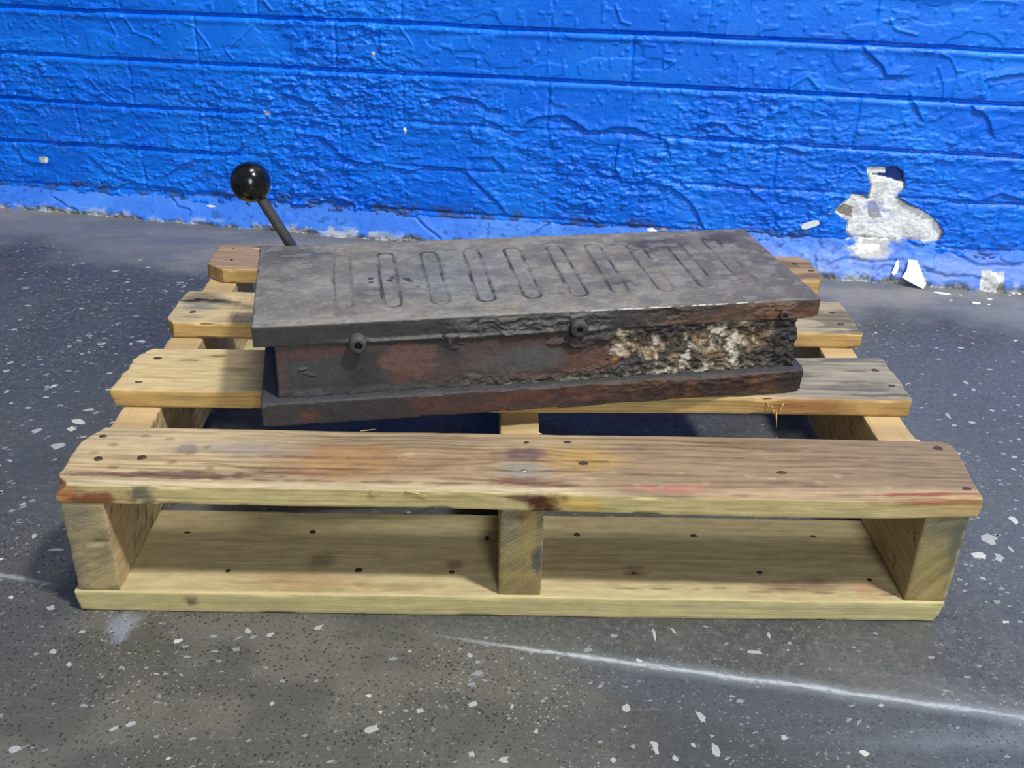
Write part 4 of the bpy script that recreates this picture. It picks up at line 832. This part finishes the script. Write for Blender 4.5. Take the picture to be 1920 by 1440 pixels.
for i, (bx, bz, rx, rz) in enumerate([(.352, .058, .008, .010), (.383, .054, .005, .012), (.413, .047, .004, .016), (.372, .049, .004, .003), (.395, .028, .014, .005), (.438, .028, .010, .006), (.46, .030, .012, .004), (.462, .046, .007, .012), (.445, .062, .006, .008), (.43, .055, .010, .006), (.343, .050, .005, .006)]):
    t.add(mr*blot(x, z, bx, bz, rx*1.2, rz*1.1, .35, 80+i, .8)*sst(-.22, .12, fbm(x*190, z*210, 0, 3, 180+i)), (214, 206, 192) if i % 3 else (186, 172, 148), .7)
for i, (bx, bz) in enumerate([(.387, .056), (.378, .048), (.425, .058), (.341, .045)]): t.add(mr*blot(x, z, bx, bz, .004, .005, .5, 95+i, .6), (140, 98, 50), .6)
t.add(mr*sst(.500, .512, x)*.9, (50, 46, 48)); t.add(np.clip(np.abs(N[:, 0]), 0, 1)*.9, (48, 47, 50))
t.add(mr*cz*sst(.22, .4, fbm(x*150, z*180, 2, 3, 469))*.5, (34, 31, 32))
link('body', mesh_np('body', V, F, [M_iron], None, t.arr(), None, False), chuck)['label'] = 'soot-dark body, its right half crusted with white and brown scale'
# base plate
def h_base(P, N):
    x, y, z = P.T; Fm = fr(N); T = up(N)
    h = .0004*fbm(x*40, y*40, z*60, 3, 471)+Fm*.0010*sst(.15, .35, x)*fbm(x*90, z*140, 0, 4, 473)
    h = h+Fm*sst(.30, .38, x)*(.0030*flakes(x, z, 475, 4, 40, 70)*sst(.006, .022, z)-.0006)
    h = h+T*.0012*fbm(x*60, y*60, 0, 3, 477)*sst(.05, .2, x)
    e = (np.abs(N[:, 2]) > .2) & (Fm > .2); h = h-e*.0012*sst(.0, .4, fbm(x*50, z*0, 0, 3, 479))
    h = h-sst(.014, .0, (.5407-x)+(y+.0173))*.0035
    return np.where(N[:, 2] < -.5, np.minimum(h, 0), h)
V, F, I, P, N = dense_box((.0026, -.0173, 0), (.5407, .2, TB), (.0016, .004, .0014), .0022, h_base)
x, y, z = P.T; Fm = fr(N); T = up(N); t = Tint(len(P))
t.add(np.ones(len(P)), (57, 56, 58)); t.add(T*.6, (66, 70, 76))
t.add(Fm*sst(.10, .20, x+.02*fbm(x*20, z*60, 0, 3, 481))*.85, (80, 60, 56)); t.add(Fm*sst(.0, .3, fbm(x*22, z*60, 4, 3, 483))*sst(.08, .2, x)*.8, (98, 64, 54))
t.add(Fm*blot(x, z, .045, .010, .012, .006, .5, 3), (92, 60, 52), .8); t.add(Fm*blot(x, z, .16, .014, .02, .007, .6, 4), (96, 60, 54), .8)
t.add(Fm*sst(.30, .36, x)*.6, (72, 56, 50)); t.add(Fm*sst(.31, .36, x)*sst(.05, .3, fbm(x*50, z*120, 4, 4, 485))*.8, (108, 74, 52))
t.add(Fm*sst(.0, .3, fbm(x*80, z*140, 8, 4, 487))*sst(.2, .35, x)*.6, (46, 42, 42)); t.add(Fm*sst(.022, .0245, z)*.6, (78, 78, 76))
t.add(Fm*sst(.0035, .001, z)*sst(.15, .3, x)*.6, (104, 84, 56)); t.add(Fm*sst(.50, .52, x)*.8, (50, 46, 46)); t.add(np.clip(N[:, 0], 0, 1)*.9, (52, 47, 46))
link('base_plate', mesh_np('base_plate', V, F, [M_iron], None, t.arr(), None, False), chuck)
# screws on the front
def screw(x, z, r, ln, label, hexr=.42, col=(70, 70, 73)):
    prof = [(r*1.0, -.004), (r*1.02, ln*.2), (r*1.0, ln-.0012), (r*.9, ln), (r*(hexr+.1), ln), (r*hexr, ln-.0004), (r*hexr*.95, ln-.005), (0, ln-.0055)]
    Vq, Fq = lathe(prof, 36, '-y'); Nn = fbm(Vq[:, 0]*260, Vq[:, 1]*260, Vq[:, 2]*260, 3, 501); sc = 1+.06*Nn; Vq[:, 0] *= sc; Vq[:, 2] *= sc; Vq[:, 1] += .0005*Nn
    tt = Tint(len(Vq)); tt.add(np.ones(len(Vq)), col); tt.add((np.hypot(Vq[:, 0], Vq[:, 2]) < r*(hexr+.05))*1.0, (20, 20, 26))
    tt.add(sst(.3, 1, Vq[:, 2]/r)*.5, (98, 98, 100))
    o = link('screw', mesh_np('screw', Vq, Fq[:, ::-1], [M_iron], None, tt.arr()), chuck, (x, -.0005, z)); o['label'] = label
screw(.0940, .0765, .0080, .0115, 'left socket screw standing out of the plate edge')
screw(.3034, .0790, .0088, .0085, 'middle socket screw caked in black swarf', .32, (60, 60, 62))
screw(.5135, .0805, .0050, .0036, 'right screw hole crusted over', .42, (72, 64, 60))
# hanging drip of grease
V, F = lathe([(.0001, -.009), (.0010, -.006), (.0026, -.0025), (.006, .0010), (.009, .003), (.004, .0042), (.0001, .0045)], 14); V[:, 1] *= .45; V[:, 0] += .0016*fbm(V[:, 2]*300, V[:, 0]*80, 0, 2, 3)
tt = Tint(len(V)); tt.add(np.ones(len(V)), (96, 96, 96))
link('grease_drip', mesh_np('grease_drip', V, F[:, ::-1], [M_iron], None, tt.arr()), chuck, (.1805, -.0022, .0755))
# lever with ball knob
lx0, lz0, lx1, lz1, ly = .0565, .045, -.0038, .1638, .2205
dv = Vector((lx1-lx0, 0, lz1-lz0)); Lr = dv.length; dv.normalize(); rq = dv.to_track_quat('Z', 'Y').to_euler()
V, F = lathe([(0, 0), (.0048, 0), (.0058, .001), (.0058, Lr*.6), (.0056, Lr-.006), (.005, Lr-.002), (0, Lr-.002)], 24)
tt = Tint(len(V)); link('lever_rod', mesh_np('lever_rod', V, F, [simple('dull_steel_rod', lin(84, 84, 88), .42, .5, .6, 500, .5, .4, 160)]), chuck, (lx0, ly, lz0), rq)
prof = [(0, -.0212)]+[(.0212*math.cos(R(a)), .0212*math.sin(R(a))) for a in range(-84, 89, 6)]+[(0, .0212)]
prof[0] = (.0, -.0200); prof.insert(1, (.0070, -.0204)); prof = [p for p in prof if not (p[1] < -.0204 and p[0] < .0069)]
V, F = lathe(prof, 48)
def ball_mat():
    t_ = NT('black_phenolic_ball'); co = t_.coord('Object'); n = t_.noise(t_.mapv(co, (1, 1, 6)), 160, 4, .7); n2 = t_.noise(co, 90, 3)
    c = t_.mix(t_.step(n, .62, .74), lin(13, 14, 17), lin(60, 66, 74))
    return t_.done(c, t_.step(n2, .3, .7, .14, .24), .5, 0, t_.bump(n2, .08, .0005))
k = link('ball_knob', mesh_np('ball_knob', V, F, [ball_mat()]), chuck, (lx1, ly, lz1), rq); k['label'] = 'glossy black ball knob'
V, F = lathe([(0, .05), (.0125, .05), (.014, .0485), (.014, .004), (.016, .0), (.016, -.004), (0, -.004)], 28, '-y'); V[:, 1] *= -1
V[:, 1] -= .0
tt = Tint(len(V)); tt.add(np.ones(len(V)), (62, 62, 66))
link('lever_hub', mesh_np('lever_hub', V*np.array([1, .78, 1]), F[:, ::-1][:, ::-1], [M_iron], None, tt.arr()), chuck, (lx0, .1935, lz0))

# ------------------------------------------------------------------ loose flakes of white paint
def flake(pts, origin, ux, uy, label, group=None, th=.0009, curl=.0):
    ux = Vector(ux).normalized(); uy = Vector(uy).normalized(); nz = ux.cross(uy).normalized(); n = len(pts)
    cen = (sum(p[0] for p in pts)/n, sum(p[1] for p in pts)/n); V = []
    for lv in (0, th):
        for p in pts: V.append(ux*p[0]+uy*p[1]+nz*(lv+curl*((p[0]-cen[0])**2+(p[1]-cen[1])**2)/.0004))
    V.append(ux*cen[0]+uy*cen[1]); V.append(ux*cen[0]+uy*cen[1]+nz*th)
    Fc = [[i, (i+1) % n, 2*n][::-1] for i in range(n)]+[[n+i, n+(i+1) % n, 2*n+1] for i in range(n)]+[[i, (i+1) % n, n+(i+1) % n, n+i] for i in range(n)]
    me = bpy.data.meshes.new('paint_flake'); me.from_pydata([tuple(v) for v in V], [], Fc); me.materials.append(M_flake)
    o = link('paint_flake', me, None, origin); o['label'] = label; o['category'] = 'paint flake'
    if group: o['group'] = group
    return o
def wpt(s, n_, z): return tuple(WA+WE*s+WN*n_+np.array([0, 0, z]))
e3 = tuple(WE); 
flake([(x_*.00105/4.364, -y_*.00108/4.364) for x_, y_ in [(-62, -150), (-5, -150), (30, -85), (70, 0), (55, 35), (15, 20), (-45, -5), (-92, -30), (-65, -80)]], wpt(1.6415, -.003, .0085), e3, (WN[0]*.46, WN[1]*.46, .89), 'largest white paint flake leaning on the blue skirting, standing on the floor', None, .0012, .0004)
flake([(-.013, .004), (-.004, .005), (.006, .001), (.013, -.003), (.012, -.006), (.004, -.006), (-.006, -.002), (-.012, .001)], (.7001, .7887, .0004), (1, 0, 0), (0, 1, 0), 'long flat white paint flake on the floor right of the leaning flake', None, .001, .0006)
flake([(-.015, -.003), (-.011, .002), (.004, .008), (.012, .009), (.014, .004), (.013, .001), (-.006, -.008), (-.012, -.008)], wpt(1.4645, .0255, .0835), e3, (0, 0, 1), 'white paint flake stuck to the wall left of the bare plaster patch', None, .0012, .0002)
flake([(-.003, -.013), (.002, -.010), (.004, -.002), (.004, .009), (.002, .013), (-.001, .010), (-.003, .0), (-.006, -.009)], wpt(1.6095, .011, .0270), e3, (WN[0]*.43, WN[1]*.43, .9), 'small upright white paint flake on the skirting below the bare patch', None, .0012, .0002)
for i, (fx, fy, sz) in enumerate([(.7286, .7835, .003), (.7029, .7605, .0035), (.7396, .7517, .0075), (.769, .7681, .005), (.7578, .7462, .003), (.8099, .7877, .003), (.8192, .7948, .004), (.829, .7931, .004)]):
    flake([(sz*rng.uniform(.7, 1.2)*math.cos(a), sz*rng.uniform(.4, .8)*math.sin(a)) for a in [R(20+60*k) for k in range(6)]], (fx, fy, .0004), (1, -.2, 0), (.2, 1, 0), 'thin white paint sliver on the open floor, longest of the scattered crumbs' if i == 2 else 'tiny white paint flake lying on the floor beside the blue skirting', None if i == 2 else 'tiny white flakes on the floor by the skirting', .0008)
